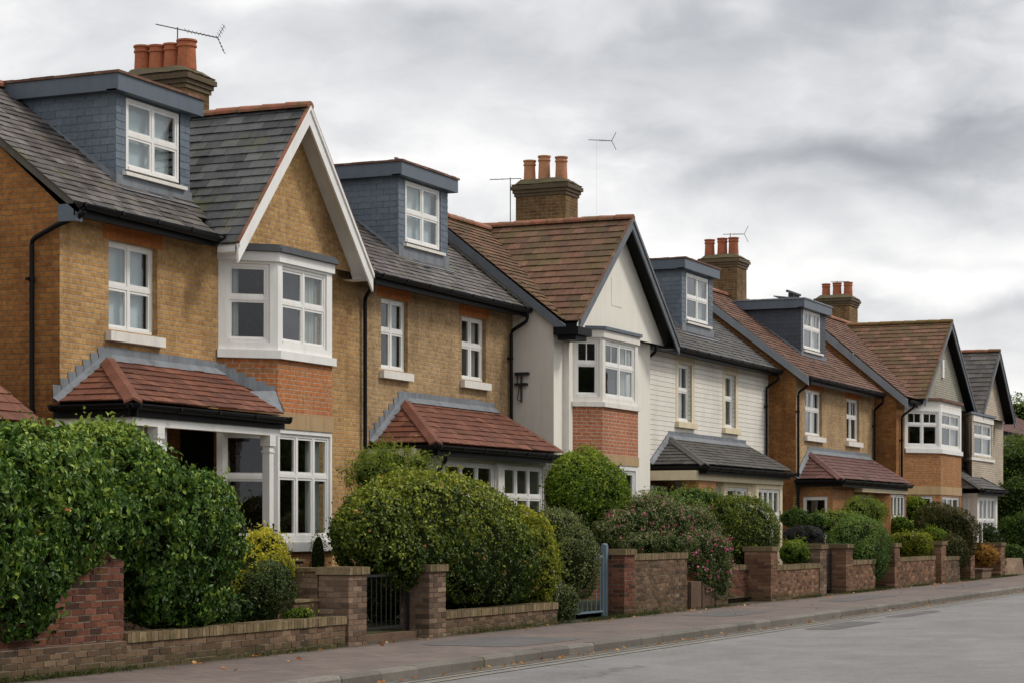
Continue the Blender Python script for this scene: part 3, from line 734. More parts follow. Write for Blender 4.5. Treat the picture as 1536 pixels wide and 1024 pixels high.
    if extra:                      # flowers: (mat, count, size)
        for fm, cnt, sz, nm in extra:
            ids = rng.choice(m, cnt); k = 5; PP = np.repeat(P[ids]+nn[ids]*.03, k, 0)+rng.normal(0, sz*.4, (cnt*k,3)); NN = np.repeat(nn[ids], k, 0)
            fo = leafmesh(nm, PP, NN, sz, sz*.8, rng, fm, o, rng.random(cnt*k), 0, origin=loc); fo['kind'] = 'stuff'
    return o
def blob(px, py, t, hw, hh, rt):
    """ellipsoid whose outline spans hw x hh photo pixels round (px,py) at depth plane y=t"""
    k = (px-768)/FPX; Zd = t/(FY-FX*k); a = FY-k*FX; b = FX+k*FY; need = hw*Zd/FPX
    rs = max(.35, math.sqrt(max(.0, need*need-(rt*b)**2))/a)
    return (S(px,t), t, H(px,py,t), rs, rt, hh*Zd/FPX)

# =================================================================== GROUND, ROAD, PAVEMENT
def noise_ground(name, c1, c2, sc, rough=.9, bst=.5, bsc=80, extra=None):
    m, nt, b = newmat(name); pos = geo(nt)
    n1 = noi(nt, pos, sc, 6, .65); n2 = noi(nt, pos, bsc, 3, .7)
    c = mix(nt, ramp(nt, n1, [(.35, 0.0), (.65, 1.0)]), c1, c2); c = mix(nt, .8, c, ramp(nt, n2, [(.3, (.45,.45,.45)), (.7, (1.6,1.6,1.6))]), 'MULTIPLY')
    if extra: c = extra(nt, pos, c)
    nt.links.new(c, b.inputs['Base Color']); b.inputs['Roughness'].default_value = rough; bump(nt, b, n2, bst, .006); return m
def sheet(name, x0, x1, y0, y1, z, mat, h=None, nx=1):
    mb = MB()
    if h: mb.box(x0, x1, y0, y1, z-h, z)
    else: mb.poly([(x0,y0,z),(x1,y0,z),(x1,y1,z),(x0,y1,z)])
    return tag(mb.build(name, mat, recalc=False), kind='structure')
ROADZ = -.125
def road_extra(nt, pos, c):     # worn wheel tracks, aggregate, hairline cracks
    n3 = noi(nt, pos, 28, 3, .8); c = mix(nt, .6, c, ramp(nt, n3, [(.35, (.72,.72,.72)), (.5, (1,1,1)), (.68, (1.3,1.3,1.28))]), 'MULTIPLY')
    vm = N(nt, 'ShaderNodeVectorMath'); vm.operation = 'MULTIPLY_ADD'; wn = N(nt, 'ShaderNodeTexNoise'); wn.inputs['Scale'].default_value = 1.4; wn.inputs['Detail'].default_value = 6; nt.links.new(pos, wn.inputs['Vector'])
    nt.links.new(wn.outputs['Color'], vm.inputs[0]); vm.inputs[1].default_value = (1.2,1.2,0); nt.links.new(pos, vm.inputs[2])
    vo = N(nt, 'ShaderNodeTexVoronoi'); vo.feature = 'DISTANCE_TO_EDGE'; vo.inputs['Scale'].default_value = .22; nt.links.new(vm.outputs[0], vo.inputs['Vector'])
    ck = math_(nt, 'MULTIPLY', ramp(nt, vo.outputs['Distance'], [(.0, 1.0), (.006, 0.0)]), ramp(nt, noi(nt, pos, .35, 3, .5), [(.5, 0.0), (.6, .6)]))
    c = mix(nt, ck, c, (.05,.048,.045))
    mp = N(nt, 'ShaderNodeMapping'); mp.inputs['Scale'].default_value = (.05,.55,1); nt.links.new(pos, mp.inputs[0])
    t = noi(nt, mp.outputs[0], 1.4, 4, .6); c = mix(nt, .8, c, ramp(nt, t, [(.3, (.84,.84,.85)), (.7, (1.12,1.11,1.1))]), 'MULTIPLY')
    t2 = noi(nt, pos, .45, 6, .7); return mix(nt, .7, c, ramp(nt, t2, [(.35, (.8,.8,.8)), (.6, (1.08,1.08,1.08))]), 'MULTIPLY')
sheet('ground', -400, 900, -400, 900, -.30, noise_ground('earth', (.05,.06,.025), (.08,.075,.04), .3))
sheet('road', -60, 400, 4.0, 11.0, ROADZ, noise_ground('asphalt', (.16,.156,.152), (.20,.194,.187), 1.3, rough=.78, bst=.8, bsc=90, extra=road_extra))
def pav_mat():
    m, nt, b = newmat('block_paving'); pos = geo(nt); t = N(nt, 'ShaderNodeTexBrick')
    mp = N(nt, 'ShaderNodeMapping'); mp.inputs['Rotation'].default_value = (0,0,math.pi/2); nt.links.new(pos, mp.inputs[0]); nt.links.new(mp.outputs[0], t.inputs['Vector'])
    for k, v in (('Color1', (.130,.098,.084,1)), ('Color2', (.178,.136,.117,1)), ('Mortar', (.085,.068,.058,1))): t.inputs[k].default_value = v
    t.inputs['Scale'].default_value = 1; t.inputs['Brick Width'].default_value = .2; t.inputs['Row Height'].default_value = .1; t.inputs['Mortar Size'].default_value = .006; t.inputs['Mortar Smooth'].default_value = .5
    n1 = noi(nt, pos, .8, 6, .7); c = mix(nt, .75, t.outputs[0], ramp(nt, n1, [(.32, (.62,.62,.62)), (.5, (.95,.95,.95)), (.68, (1.25,1.24,1.22))]), 'MULTIPLY')
    # moss line along the wall foot, darkened further as painted contact shade
    sp = N(nt, 'ShaderNodeSeparateXYZ'); nt.links.new(pos, sp.inputs[0])
    e = math_(nt, 'ADD', math_(nt, 'MULTIPLY', math_(nt, 'SUBTRACT', sp.outputs[1], 13.55), 2.0), math_(nt, 'MULTIPLY', noi(nt, pos, 2.2, 6, .75), 1.0))
    c = mix(nt, ramp(nt, e, [(.50, 0.0), (.85, .85)]), c, (.04,.038,.020))
    nt.links.new(c, b.inputs['Base Color']); b.inputs['Roughness'].default_value = .85
    bump(nt, b, math_(nt, 'MULTIPLY_ADD', t.outputs['Fac'], -1.0, noi(nt, pos, 60, 4, .7)), .5, .006); return m
sheet('pavement', -60, 400, 11.26, 14.2, 0, pav_mat(), h=.14)
sheet('far_pavement', -60, 400, -4, 3.85, 0, M['stone'], h=.14) if False else sheet('pavement', -60, 400, -4, 3.85, 0, noise_ground('far_paving', (.12,.11,.10), (.16,.15,.14), 1), h=.14)
gm = noise_ground('garden_soil', (.045,.04,.02), (.05,.07,.02), 1.5)
sheet('garden_ground', -60, 400, 14.2, 40, .10, gm)
# asphalt repair patches on the pavement and the road
dk = noise_ground('dark_asphalt', (.085,.080,.078), (.12,.108,.102), 2, bst=.8, bsc=90)
for k, (x0,x1,y0,y1,z) in enumerate(((26.2,28.9,11.6,13.2,.004),(36.8,39.6,12.1,13.1,.004),(45.2,50.0,12.2,13.0,.004),(56.0,61.0,12.2,12.9,.004),(35.2,38.6,9.75,10.35,ROADZ+.004),(40.6,44.2,9.9,10.3,ROADZ+.004))):
    mb = MB(); n = 22; pts = []
    for i in range(n):
        a = 2*math.pi*i/n; c, s = math.cos(a), math.sin(a); p = 9
        rr = 1/((abs(c)**p+abs(s)**p)**(1/p)); j = 1+rnd.uniform(-.05,.05); pts.append(((x0+x1)/2+c*rr*(x1-x0)/2*j, (y0+y1)/2+s*rr*(y1-y0)/2*j, z))
    mb.poly(pts); tag(mb.build('pavement_patch' if z > 0 else 'road_patch', dk, recalc=False), kind='structure')
# kerb stones
ks = tint_mat('granite_kerb', (.13,.118,.10), (.17,.155,.132), (.21,.19,.165), rough=.8, moss=.05, bst=.5, bscale=50, grime=.5)
for nm, y0, y1 in (('kerb', 11.1, 11.26), ('kerb', 3.85, 4.0)):
    mb = MB(); x = -40
    while x < 300:
        L = .915; mb.tint = rnd.random(); z = .004+rnd.uniform(-.003,.003); o = rnd.uniform(-.004,.004); sgn = 1 if y0 > 5 else -1
        a, b = x+.004, x+L-.004; yf, yb = (y0-.02, y1) if sgn > 0 else (y1+.02, y0)
        ch = .02*sgn
        prof = [(yb,-.2),(yf-.0,-.2),(yf,z-.035),(yf+ch*1.3,z),(yb,z)]
        A_ = [(a+o*0, y+o, zz) for y, zz in prof]; B_ = [(b, y+o, zz) for y, zz in prof]
        mb.poly(A_); mb.poly(B_[::-1])
        for i in range(5): mb.poly([A_[i], B_[i], B_[(i+1)%5], A_[(i+1)%5]])
        x += L
    tag(mb.build(nm, ks), kind='structure')
sheet('gutter_channel', -60, 400, 10.86, 11.09, ROADZ+.004, noise_ground('gutter_grit', (.07,.062,.05), (.12,.105,.08), 1.2, bst=1, bsc=60))
# worn yellow lines
def line_mat():
    m, nt, b = newmat('worn_yellow_line_paint'); pos = geo(nt); n = noi(nt, pos, 5, 6, .8)
    c = mix(nt, ramp(nt, n, [(.40, 0.2), (.60, .95)]), (.34,.27,.15), (.15,.145,.14)); nt.links.new(c, b.inputs['Base Color']); b.inputs['Roughness'].default_value = .8; return m
lm = line_mat()
for y in (10.72, 10.50, 4.25): 
    mb = MB(); x = -20
    while x < 200: mb.poly([(x,y,ROADZ+.008),(x+1,y,ROADZ+.008),(x+1,y+.055,ROADZ+.008),(x,y+.055,ROADZ+.008)]); x += 1
    tag(mb.build('road_marking', lm, recalc=False), kind='structure')

# =================================================================== HOUSES
def rp(te, ze, p): return lambda t: ze+(t-te)*p
def main_roof(h, s0, s1, te, tr, rz, mat, tw, th, lift=.016, back=True, ridge=True, rmat='ridge', gap=None):
    mb = MB(); parts = [(s0,s1,te)] if not gap else [(s0,gap[0],te),(gap[0],gap[1],gap[2]),(gap[1],s1,te)]
    for a, b, t_ in parts:
        if b-a > .02: tiles(mb, [(a,t_,rz(t_)),(b,t_,rz(t_)),(b,tr,rz(tr)),(a,tr,rz(tr))], tw=tw, th=th, lift=lift)
    mb.tint = .3; mb.poly([(s0,tr,rz(tr)),(s1,tr,rz(tr)),(s1,2*tr-te,rz(te)),(s0,2*tr-te,rz(te))])
    r = mb.build('roof', M[mat], h)
    if ridge: ridge_tiles(r, (s0,tr,rz(tr)+.03), (s1,tr,rz(tr)+.03), mat=rmat)
    return r
def body(h, s0, s1, t, z1, ops, mat, sidemat, te, tr, rz, side0=True, side1=True, tb=None, depth=.1):
    tb = tb or 2*tr-te; F = Frame((s0,t),(s1,t)); mb = MB(); wall_panel(mb, F, 0, F.L, -.1, z1, [(a-s0,b-s0,c,d) for a,b,c,d in ops], depth)
    w = mb.build('front_wall', M[mat], h, recalc=False)
    for s, on in ((s0, side0), (s1, side1)):
        m2 = MB(); dz = .04
        m2.poly([(s,t,-.1),(s,t,min(z1,rz(t)-dz)),(s,tr,rz(tr)-dz),(s,tb,rz(te)-dz),(s,tb,-.1)]); m2.build('side_wall', M[sidemat], h, recalc=False)
    m3 = MB(); m3.poly([(s0,tb,-.1),(s1,tb,-.1),(s1,tb,z1),(s0,tb,z1)]); m3.build('back_wall', M[mat], h, recalc=False)
    # floor between storeys, party wall and an added screen, coloured dark as unlit rooms
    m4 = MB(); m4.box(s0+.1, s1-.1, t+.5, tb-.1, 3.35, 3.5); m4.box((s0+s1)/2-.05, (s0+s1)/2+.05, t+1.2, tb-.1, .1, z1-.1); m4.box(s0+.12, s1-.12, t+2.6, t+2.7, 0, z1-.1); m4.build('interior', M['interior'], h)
    return F

# ---------- house 1: ochre brick with the white bargeboards
r1 = rp(17.7, 6.12, .78)
h1 = empty('brick_house', (29.4, 18, 0), 'nearest yellow brick house with white bargeboards on its slate gable', 'house', 'semi-detached houses along the street')
L1, R1 = 24.9, 33.75
W1 = (S(163,18), S(236,18), 4.46, 5.76)
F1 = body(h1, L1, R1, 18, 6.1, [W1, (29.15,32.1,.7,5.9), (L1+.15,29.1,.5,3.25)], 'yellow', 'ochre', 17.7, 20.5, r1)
window(h1, F1, W1[0]-L1, W1[1]-L1, W1[2], W1[3], cols=2, split=.5, d=.09, sill=.08, curtain='blind', lintel=.26)
main_roof(h1, L1-.12, 33.9, 17.68, 20.5, r1, 'slate', .26, .17, gap=(28.5,32.8,18.05))
gp = MB(); gp.poly([(28.45,17.62,5.98),(32.85,17.62,5.98),(30.65,17.62,8.43)]); gp.build('gable_wall', M['yellow'], h1, recalc=False)
gable_roof(h1, 30.65, 2.2, 5.95, 8.43, 17.28, r1, 'slate_gable', .30, .2, board='white', bh=.22, wallt=17.62, edge='ridge')
# verge at the left end
verge(h1, (L1-.10,17.66,6.08), (L1-.10,20.5,r1(20.5)-.02), (.08,0,0), .11, 'vergestone', 'verge_board')
ee = MB(); ee.box(L1-.10, L1+.06, 17.66, 17.96, 5.84, 6.08); ee.build('boxed_eaves_end', M['fascia'], h1)
so = MB(); so.poly([(L1,17.66,5.97),(28.6,17.66,5.97),(28.6,18.0,5.97),(L1,18.0,5.97)]); so.build('soffit', M['darkwood'], h1, recalc=False)
gutter(h1, (L1-.1,17.6,6.08), (28.55,17.6,6.04))
downpipe(h1, [(L1+.02,17.58,6.02),(L1+.0,17.6,5.93),(L1-.07,18.0,5.8),(L1-.07,18.42,5.62),(L1-.07,18.42,.1)])
dormer(h1, S(173,18.5), S(284,18.5), 18.5, r1, 8.38, (S(189,18.5), S(268,18.5), 6.98, 8.06))
chimney(h1, 31.25, 32.0, 20.0, 21.25, 7.6, 9.5, [(31.6,20.2,.52,.17),(31.6,20.5,.48,.15),(31.6,20.8,.48,.15),(31.6,21.1,.5,.15)][::-1])
# upper bay
U1 = [(29.05,18.02),(29.72,17.3),(31.5,17.3),(32.15,18.02)]
bay(h1, 'bay', U1, 4.36, 5.96, M['white'], {0:(.16,.13,4.52,5.76,dict(cols=1,split=.44,curtain='left')), 1:(.14,.18,4.52,5.76,dict(cols=2,split=.47,curtain='right')), 2:(.13,.16,4.52,5.76,dict(cols=1,split=.44))})
mb = MB(); ledge(mb, U1, .07, 4.27, 4.40); mb.build('bay_sill', M['white'], h1); mb = MB(); ledge(mb, U1, .045, 5.80, 5.95); mb.build('bay_cornice', M['white'], h1)
mb = MB(); ledge(mb, U1, .11, 5.955, 6.02, .3); ledge(mb, U1, .06, 6.022, 6.07, .3); mb.poly([(p[0],p[1],6.07) for p in U1]); mb.build('bay_roof', M['capping'], h1)
bay(h1, 'bay_brickwork', U1, 3.42, 4.27, M['orange'])
LB1 = offset(U1, .02)
bay(h1, 'stone_band', LB1, 3.17, 3.42, M['stone'])
bay(h1, 'ground_bay', U1, 1.27, 3.17, M['white'], {0:(.1,.08,1.42,3.1,dict(cols=1,split=.42)), 1:(.05,.06,1.42,3.1,dict(cols=[.36,.69],split=.4,curtain='right')), 2:(.1,.1,1.42,3.1,dict(cols=1,split=.42))})
mb = MB(); ledge(mb, U1, .09, 1.21, 1.36); mb.build('bay_sill', M['white'], h1)
bay(h1, 'bay_plinth', U1, 0, 1.21, M['brownbay'])
# porch
porch_roof(h1, 24.75, 28.83, 18, 16.68, 3.34, 4.05, 26.0, 29.05, 'clay_new', tw=.27, th=.19, right_hip=False)
fr = MB()        # abutment flashing on the bay
for i in range(6):
    a = i/6; b = (i+1)/6; A_ = Vector((29.0,18.0,4.1)).lerp(Vector((29.66,17.33,3.72)), a); B_ = Vector((29.0,18.0,4.1)).lerp(Vector((29.66,17.33,3.72)), b); o = Vector((-.03,-.03,0))
    fr.poly([A_+o+Vector((0,0,-.10)), B_+o+Vector((0,0,-.10)), B_+o+Vector((0,0,.06+(A_-B_).z)), A_+o+Vector((0,0,.06))])
fr.poly([(28.83,16.68,3.36),(28.95,17.4,3.72),(29.66,17.31,3.76),(28.86,16.68,3.40)])
fr.build('flashing', M['lead'], h1, recalc=False)
gutter(h1, (24.68,16.62,3.28), (28.88,16.62,3.25), name='porch_gutter')
gutter(h1, (24.68,18.0,3.28), (24.68,16.62,3.28), name='porch_gutter')
pb = MB(); pb.box(24.8,28.8,16.72,16.86,3.0,3.2); pb.box(24.8,24.94,16.86,18,3.0,3.2); pb.build('porch_beam', M['white'], h1)
mc = MB(); mc.box(24.78,28.8,16.68,18,3.2,3.24); mc.build('porch_ceiling', M['darkwood'], h1)
def column(h, s, t, z0, z1, w=.125):
    mb = MB(); mb.box(s-w/2, s+w/2, t-w/2, t+w/2, z0, z1-.16); e = .025; mb.box(s-w/2-e, s+w/2+e, t-w/2-e, t+w/2+e, z1-.10, z1); mb.box(s-w/2-.012, s+w/2+.012, t-w/2-.012, t+w/2+.012, z1-.26, z1-.23)
    mb.box(s-w/2-e, s+w/2+e, t-w/2-e, t+w/2+e, z1-.16, z1-.102); mb.box(s-w/2-e, s+w/2+e, t-w/2-e, t+w/2+e, z0, z0+.15) if False else None
    return mb.build('porch_column', M['white'], h)
column(h1, S(234,16.8), 16.8, .4, 3.0); column(h1, S(402,16.8), 16.8, .4, 3.0)
G1 = [(24.95,18.0),(24.95,17.4),(25.5,16.82),(26.3,16.82),(26.55,17.2)]
G1 = [(25.0,17.9),(25.0,17.0),(25.95,16.92)]
bay(h1, 'porch_bay', G1, .4, 3.0, M['white'], {0:(.1,.1,1.3,2.93,dict(cols=2,split=.4)), 1:(.13,.13,1.3,2.93,dict(cols=1,split=.4))})
dm = MB(); dm.box(26.0,26.9,18.6,18.66,.5,2.75); dd = dm.build('front_door', M['doorred'], h1)
dfm = MB(); FD = Frame((25.9,18.58),(27.0,18.58)); dfm.lbox(FD,0,.09,0,.06,.5,2.9); dfm.lbox(FD,1.0,1.09,0,.06,.5,2.9); dfm.lbox(FD,.09,1.0,0,.06,2.8,2.9); dfm.lbox(FD,.3,.36,0,.05,1.5,2.7); dfm.lbox(FD,.7,.76,0,.05,1.5,2.7); dfm.build('door_frame', M['white'], h1)
pi_ = MB(); pi_.box(25.1,29.0,18.66,18.8,.4,3.24); pi_.build('porch_back_wall', M['ochre'], h1)
pf = MB(); pf.box(24.9,29.3,16.6,18.6,0,.5); pf.build('porch_floor', M['stone'], h1)

# ---------- house 2
r2 = rp(17.7, 6.1, .78); L2, R2 = 33.75, 40.5
h2 = empty('brick_house', (37.1, 18, 0), 'yellow brick terraced house with two single windows over a red-tiled bay', 'house', 'semi-detached houses along the street')
wz = (4.47, 5.76); A2 = (S(573,18), S(613,18), *wz); B2 = (S(694,18), S(730,18), 4.5, 5.74)
F2 = body(h2, L2+.002, R2, 18.02, 6.08, [A2, B2], 'yellow2', 'yellow2', 17.7, 20.6, r2, side0=False)
for a, c in ((A2,'right'),(B2,'both')): window(h2, F2, a[0]-L2, a[1]-L2, a[2], a[3], cols=2, split=.45, d=.08, sill=.07, curtain=c, lintel=.28)
main_roof(h2, 33.9, 40.5, 17.68, 20.6, r2, 'slate', .26, .15)
so = MB(); so.poly([(33.0,17.66,5.95),(40.5,17.66,5.95),(40.5,18.02,5.95),(33.0,18.02,5.95)]); so.build('soffit', M['darkwood'], h2, recalc=False)
gutter(h2, (32.85,17.6,6.06), (40.42,17.6,6.02))
downpipe(h2, [(33.55,17.6,6.0),(33.55,17.6,5.85),(33.9,17.95,5.65),(33.9,17.95,3.0),(33.9,17.95,.1)])
downpipe(h2, [(40.3,17.6,5.95),(40.3,17.6,5.8),(40.28,17.95,5.6),(40.28,17.95,.1)])
dormer(h2, S(597,18.5), S(671,18.5), 18.5, r2, 8.5, (S(608,18.5), S(659,18.5), 7.02, 8.18))
porch_roof(h2, S(556,18), S(845,16.7), 18.02, 16.7, 3.10, 3.96, S(606,18), S(742,18), 'clay_new', tw=.27, th=.19)
gutter(h2, (S(552,18),16.64,3.04), (S(847,16.64),16.64,3.02), name='porch_gutter'); gutter(h2, (S(552,18),18.0,3.04), (S(552,18),16.64,3.04), name='porch_gutter')
pb = [(S(575,17.9),18.0),(S(575,17.9)+.1,17.0),(39.75,17.0),(39.75,18.0)]
PB2 = [(33.95,18.0),(33.95,17.0),(39.75,17.0),(39.75,18.0)]
f2w = lambda a, b: (S(a,17.0)-33.95, 39.75-S(b,17.0))
bay(h2, 'ground_bay', PB2, .2, 2.99, M['render'], {1:[(*f2w(668,743),.9,2.80,dict(cols=3,split=.32)), (*f2w(756,815),.9,2.80,dict(cols=3,split=.32))]})
mb = MB(); mb.lbox(Frame(PB2[1],PB2[2]), .9, 5.8, 0, .05, 2.82, 2.97); mb.lbox(Frame(PB2[1],PB2[2]), f2w(743,743)[0]+.06, f2w(756,756)[0]-.06, 0, .04, .3, 2.82); mb.build('bay_trim', M['cream'], h2)
downpipe(h2, [(S(672,16.6),16.64,2.86),(S(672,16.6),16.64,2.8),(S(660,16.9),16.94,2.6),(S(660,16.9),16.94,.2)])

# ---------- house 3: cream render, black bargeboards, mossy clay roof
r3 = rp(16.88, 5.82, .78); L3, R3 = 40.5, 46.15
h3 = empty('rendered_house', (44, 17.3, 0), 'cream rendered house with black bargeboards and mossy brown gable roof', 'house', 'semi-detached houses along the street')
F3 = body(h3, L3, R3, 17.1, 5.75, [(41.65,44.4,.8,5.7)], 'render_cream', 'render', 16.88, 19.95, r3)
main_roof(h3, L3-.12, 46.3, 16.86, 19.9, r3, 'clay_old', .27, .16, lift=.022, gap=(40.6,46.3,17.15))
gable_roof(h3, 43.5, 3.0, 5.78, 8.25, 16.55, r3, 'clay_old', .28, .24, board='tancol', bh=.2, wallt=16.86, soffit='black', lift=.022, edge='clay_old')
gp = MB(); gp.poly([(40.6,16.86,5.74),(46.4,16.86,5.74),(43.5,16.86,8.2)]); gp.build('gable_wall', M['render_cream'], h3, recalc=False)
pn = MB(); pn.box(43.1,43.75,16.852,16.857,6.35,6.95); pn.build('gable_panel', M['render_cream'], h3)
verge(h3, (L3-.14,16.8,5.70), (L3-.14,19.9,r3(19.9)-.03), (.06,0,0), .20, 'tancol', 'verge_board')
gx = MB(); gx.box(40.35,41.1,16.5,17.05,5.5,5.66); gx.box(40.42,41.0,16.58,16.98,5.4,5.5); gx.build('gutter_box', M['black'], h3)
chimney(h3, S(852,19)-.15, S(852,19)+.6, 19.0, 20.25, 8.0, 9.66, [(S(852,19)+.2,19.25,.55,.145),(S(852,19)+.2,19.68,.6,.145),(S(852,19)+.2,20.05,.52,.145)], 'pot2')
U3 = [(S(857,17.12),17.12),(S(904,16.6),16.6),(44.05,16.6),(44.5,17.12)]
bay(h3, 'bay', U3, 4.2, 5.72, M['cream'], {0:(.08,.07,4.33,5.52,dict(cols=1,split=.42,bars=1)), 1:(.16,.18,4.33,5.52,dict(cols=2,split=.42,bars=1,curtain='right')), 2:(.06,.06,4.33,5.52,dict(cols=1,split=.42,bars=1))})
mb = MB(); ledge(mb, U3, .06, 4.12, 4.22); mb.build('bay_sill', M['cream'], h3); mb = MB(); ledge(mb, U3, .04, 5.56, 5.72); mb.build('bay_cornice', M['cream'], h3)
mb = MB(); ledge(mb, U3, .09, 5.725, 5.79, .3); mb.poly([(p[0],p[1],5.79) for p in U3]); mb.build('bay_roof', M['fascia'], h3)
bay(h3, 'bay_brickwork', U3, 3.12, 4.12, M['redbay']); bay(h3, 'stone_band', offset(U3,.02), 2.92, 3.12, M['stone'])
bay(h3, 'ground_bay', U3, .9, 2.92, M['white'], {0:(.06,.06,1.1,2.82,dict(cols=1,split=.42)), 1:(.12,.14,1.1,2.82,dict(cols=2,split=.42,bars=1))})
bay(h3, 'bay_plinth', U3, 0, .9, M['redbay'])
cs = MB(); cs.box(41.0,41.12,16.97,17.1,.1,5.5); cs.build('corner_pilaster', M['cream'], h3)
# ---------- house 4: white boards
r4 = rp(17.7, 6.02, .78); L4, R4 = 46.15, 58.1
h4 = empty('white_house', (52.8, 18, 0), 'white horizontally boarded house with a grey tiled porch roof', 'house', 'semi-detached houses along the street')
A4 = (S(1017,18), S(1037,18), 4.25, 5.68); B4 = (S(1087,18), S(1103,18), 4.25, 5.66)
F4 = body(h4, L4, R4, 18, 6.0, [A4, B4], 'whitebrick', 'whitebrick', 17.7, 21, r4)
for a, c in ((A4,'both'),(B4,'right')):
    w = window(h4, F4, a[0]-L4, a[1]-L4, a[2], a[3], cols=1, split=.45, bars=1, d=.09, sill=.22, curtain=c, sillmat=M['stone_cream'])
    e = MB(); u0, u1 = a[0]-L4, a[1]-L4
    e.lbox(F4,u0-.17,u0,-.02,.012,a[2]-.14,a[3]+.3); e.lbox(F4,u1,u1+.2,-.02,.012,a[2]-.14,a[3]+.3); e.lbox(F4,u0,u1,-.02,.011,a[3],a[3]+.3); e.build('window_surround', M['stone_cream'], w)
main_roof(h4, 46.32, 58.1, 17.68, 20.9, r4, 'slate_dark', .28, .16)
gutter(h4, (46.2,17.6,5.98), (58.0,17.6,5.93)); so = MB(); so.poly([(46.3,17.66,5.86),(58.1,17.66,5.86),(58.1,18,5.86),(46.3,18,5.86)]); so.build('soffit', M['darkwood'], h4, recalc=False)
downpipe(h4, [(47.9,17.6,5.9),(47.9,17.6,5.75),(47.9,17.94,5.5),(47.9,17.94,.1)]); downpipe(h4, [(57.75,17.6,5.85),(57.75,17.6,5.7),(57.75,17.94,5.5),(57.75,17.94,.1)])
dormer(h4, S(1022,18.5), S(1068.5,18.5), 18.5, r4, 8.5, (S(1029.5,18.5), S(1062,18.5), 6.95, 8.15), curtain='both')
porch_roof(h4, S(974,18), S(1187,16.6), 18, 16.6, 3.1, 3.82, S(1002,18), S(1118,18), 'slate_dark', tw=.28, th=.17, steps=False)
gutter(h4, (S(974,18)-.05,16.55,3.04), (S(1187,16.6)+.05,16.55,3.02), r=.08, name='porch_gutter'); gutter(h4, (S(974,18)-.05,18,3.04), (S(974,18)-.05,16.55,3.04), r=.08, name='porch_gutter')
mb = MB(); mb.box(48.3,55.4,16.75,16.9,2.72,2.95); mb.box(48.3,48.45,16.9,18,2.72,2.95); mb.build('porch_beam', M['stone_cream'], h4)
mb = MB(); mb.box(48.6,49.9,16.78,17.2,.1,2.72); mb.build('brick_pillar', M['brownbay'], h4)
mb = MB(); FW4 = Frame((48.2,17.97),(50.2,17.97)); mb.lbox(FW4,0,2,-.02,.02,.1,2.72); mb.build('porch_back_wall', M['brownbay'], h4)
window(h4, Frame((48.2,17.92),(50.2,17.92)), .3, 1.3, 1.0, 2.6, cols=1, split=0, d=-.03)
GB4 = [(50.3,17.6),(50.9,16.9),(53.1,16.9),(53.2,16.8),(55.5,16.8),(55.7,17.6)]
bay(h4, 'ground_bay', GB4, .2, 2.72, M['stone_cream'], {0:(.12,.1,1.0,2.6,dict(cols=1,split=.42)),2:(.1,.1,1.0,2.6,dict(cols=2,split=0)),4-0:(0.05,.05,1.0,2.6,dict(cols=1,split=.4))} if False else {0:(.12,.1,1.0,2.6,dict(cols=1,split=.42)),1:(.25,.25,1.0,2.6,dict(cols=2,split=0)),3:(.2,.2,1.0,2.6,dict(cols=4,split=.42,curtain='right')),4:(.1,.1,1.0,2.6,dict(cols=1,split=.42))})

# ---------- house 5
r5 = rp(16.9, 5.84, .78); L5, R5 = 58.1, 66.75
h5 = empty('brick_house', (62.4, 17.2, 0), 'brown brick house with dark slate-hung dormer in a red-brown tiled roof', 'house', 'semi-detached houses along the street')
A5 = (S(1208,17.2), S(1233,17.2), 4.22, 5.52); B5 = (S(1270,17.2), S(1289,17.2), 4.22, 5.5)
F5 = body(h5, L5, R5, 17.2, 5.85, [A5, B5], 'yellow2', 'ochre', 16.9, 20.3, r5)
for a in (A5, B5): window(h5, F5, a[0]-L5, a[1]-L5, a[2], a[3], cols=2, split=.42, bars=1, d=.08, sill=.12, curtain='both', lintel=.2)
main_roof(h5, L5-.12, 66.75, 16.86, 20.3, r5, 'clay_brown', .27, .16, lift=.022)
verge(h5, (L5-.14,16.8,5.78), (L5-.14,20.3,r5(20.3)-.03), (.06,0,0), .24, 'greyboard', 'verge_board')
gutter(h5, (L5-.1,16.8,5.78), (66.4,16.8,5.74)); downpipe(h5, [(L5+.05,16.8,5.7),(L5+.05,16.8,5.6),(L5+.0,17.13,5.35),(L5+.0,17.13,.1)]); downpipe(h5, [(66.3,16.8,5.7),(66.3,16.8,5.5),(66.5,17.13,5.3),(66.5,17.13,.1)])
dormer(h5, S(1201,17.9), S(1238,17.9), 17.9, r5, 8.28, (S(1205,17.9), S(1230,17.9), 6.85, 7.98), cheek='cheek_dark', curtain='both', wkw=dict(split=.45,bars=1), lead_top=True)
chimney(h5, 61.3, 62.2, 19.95, 21.1, 8.1, 9.76, [(61.7,20.2,.55,.155),(61.7,20.55,.55,.155),(61.7,20.95,.53,.155)])
mb = MB(); mb.prism([(61.2,18.0,8.285),(63.4,18.0,8.285),(63.1,18.9,8.42),(61.5,18.9,8.42)], (0,0,.03)); mb.build('raised_lead_roof', M['lead'], h5)
mb = MB()
for x in (62.9,63.15,63.4): mb.box(x, x+.16, 18.7, 18.86, 8.28, 8.66)
mb.box(62.2,63.6,18.66,18.72,8.62,8.68); mb.build('roof_vent', M['iron'], h5)
porch_roof(h5, S(1193,17.2), S(1366,15.9), 17.2, 15.9, 2.95, 3.75, S(1212,17.2), S(1303,17.2), 'clay_purple', tw=.28, th=.19, steps=False)
gutter(h5, (S(1193,17.2),15.85,2.9), (S(1364,15.9),15.85,2.88), r=.08, name='porch_gutter'); gutter(h5, (S(1193,17.2)-.05,17.2,2.9), (S(1193,17.2)-.05,15.85,2.9), r=.08, name='porch_gutter')
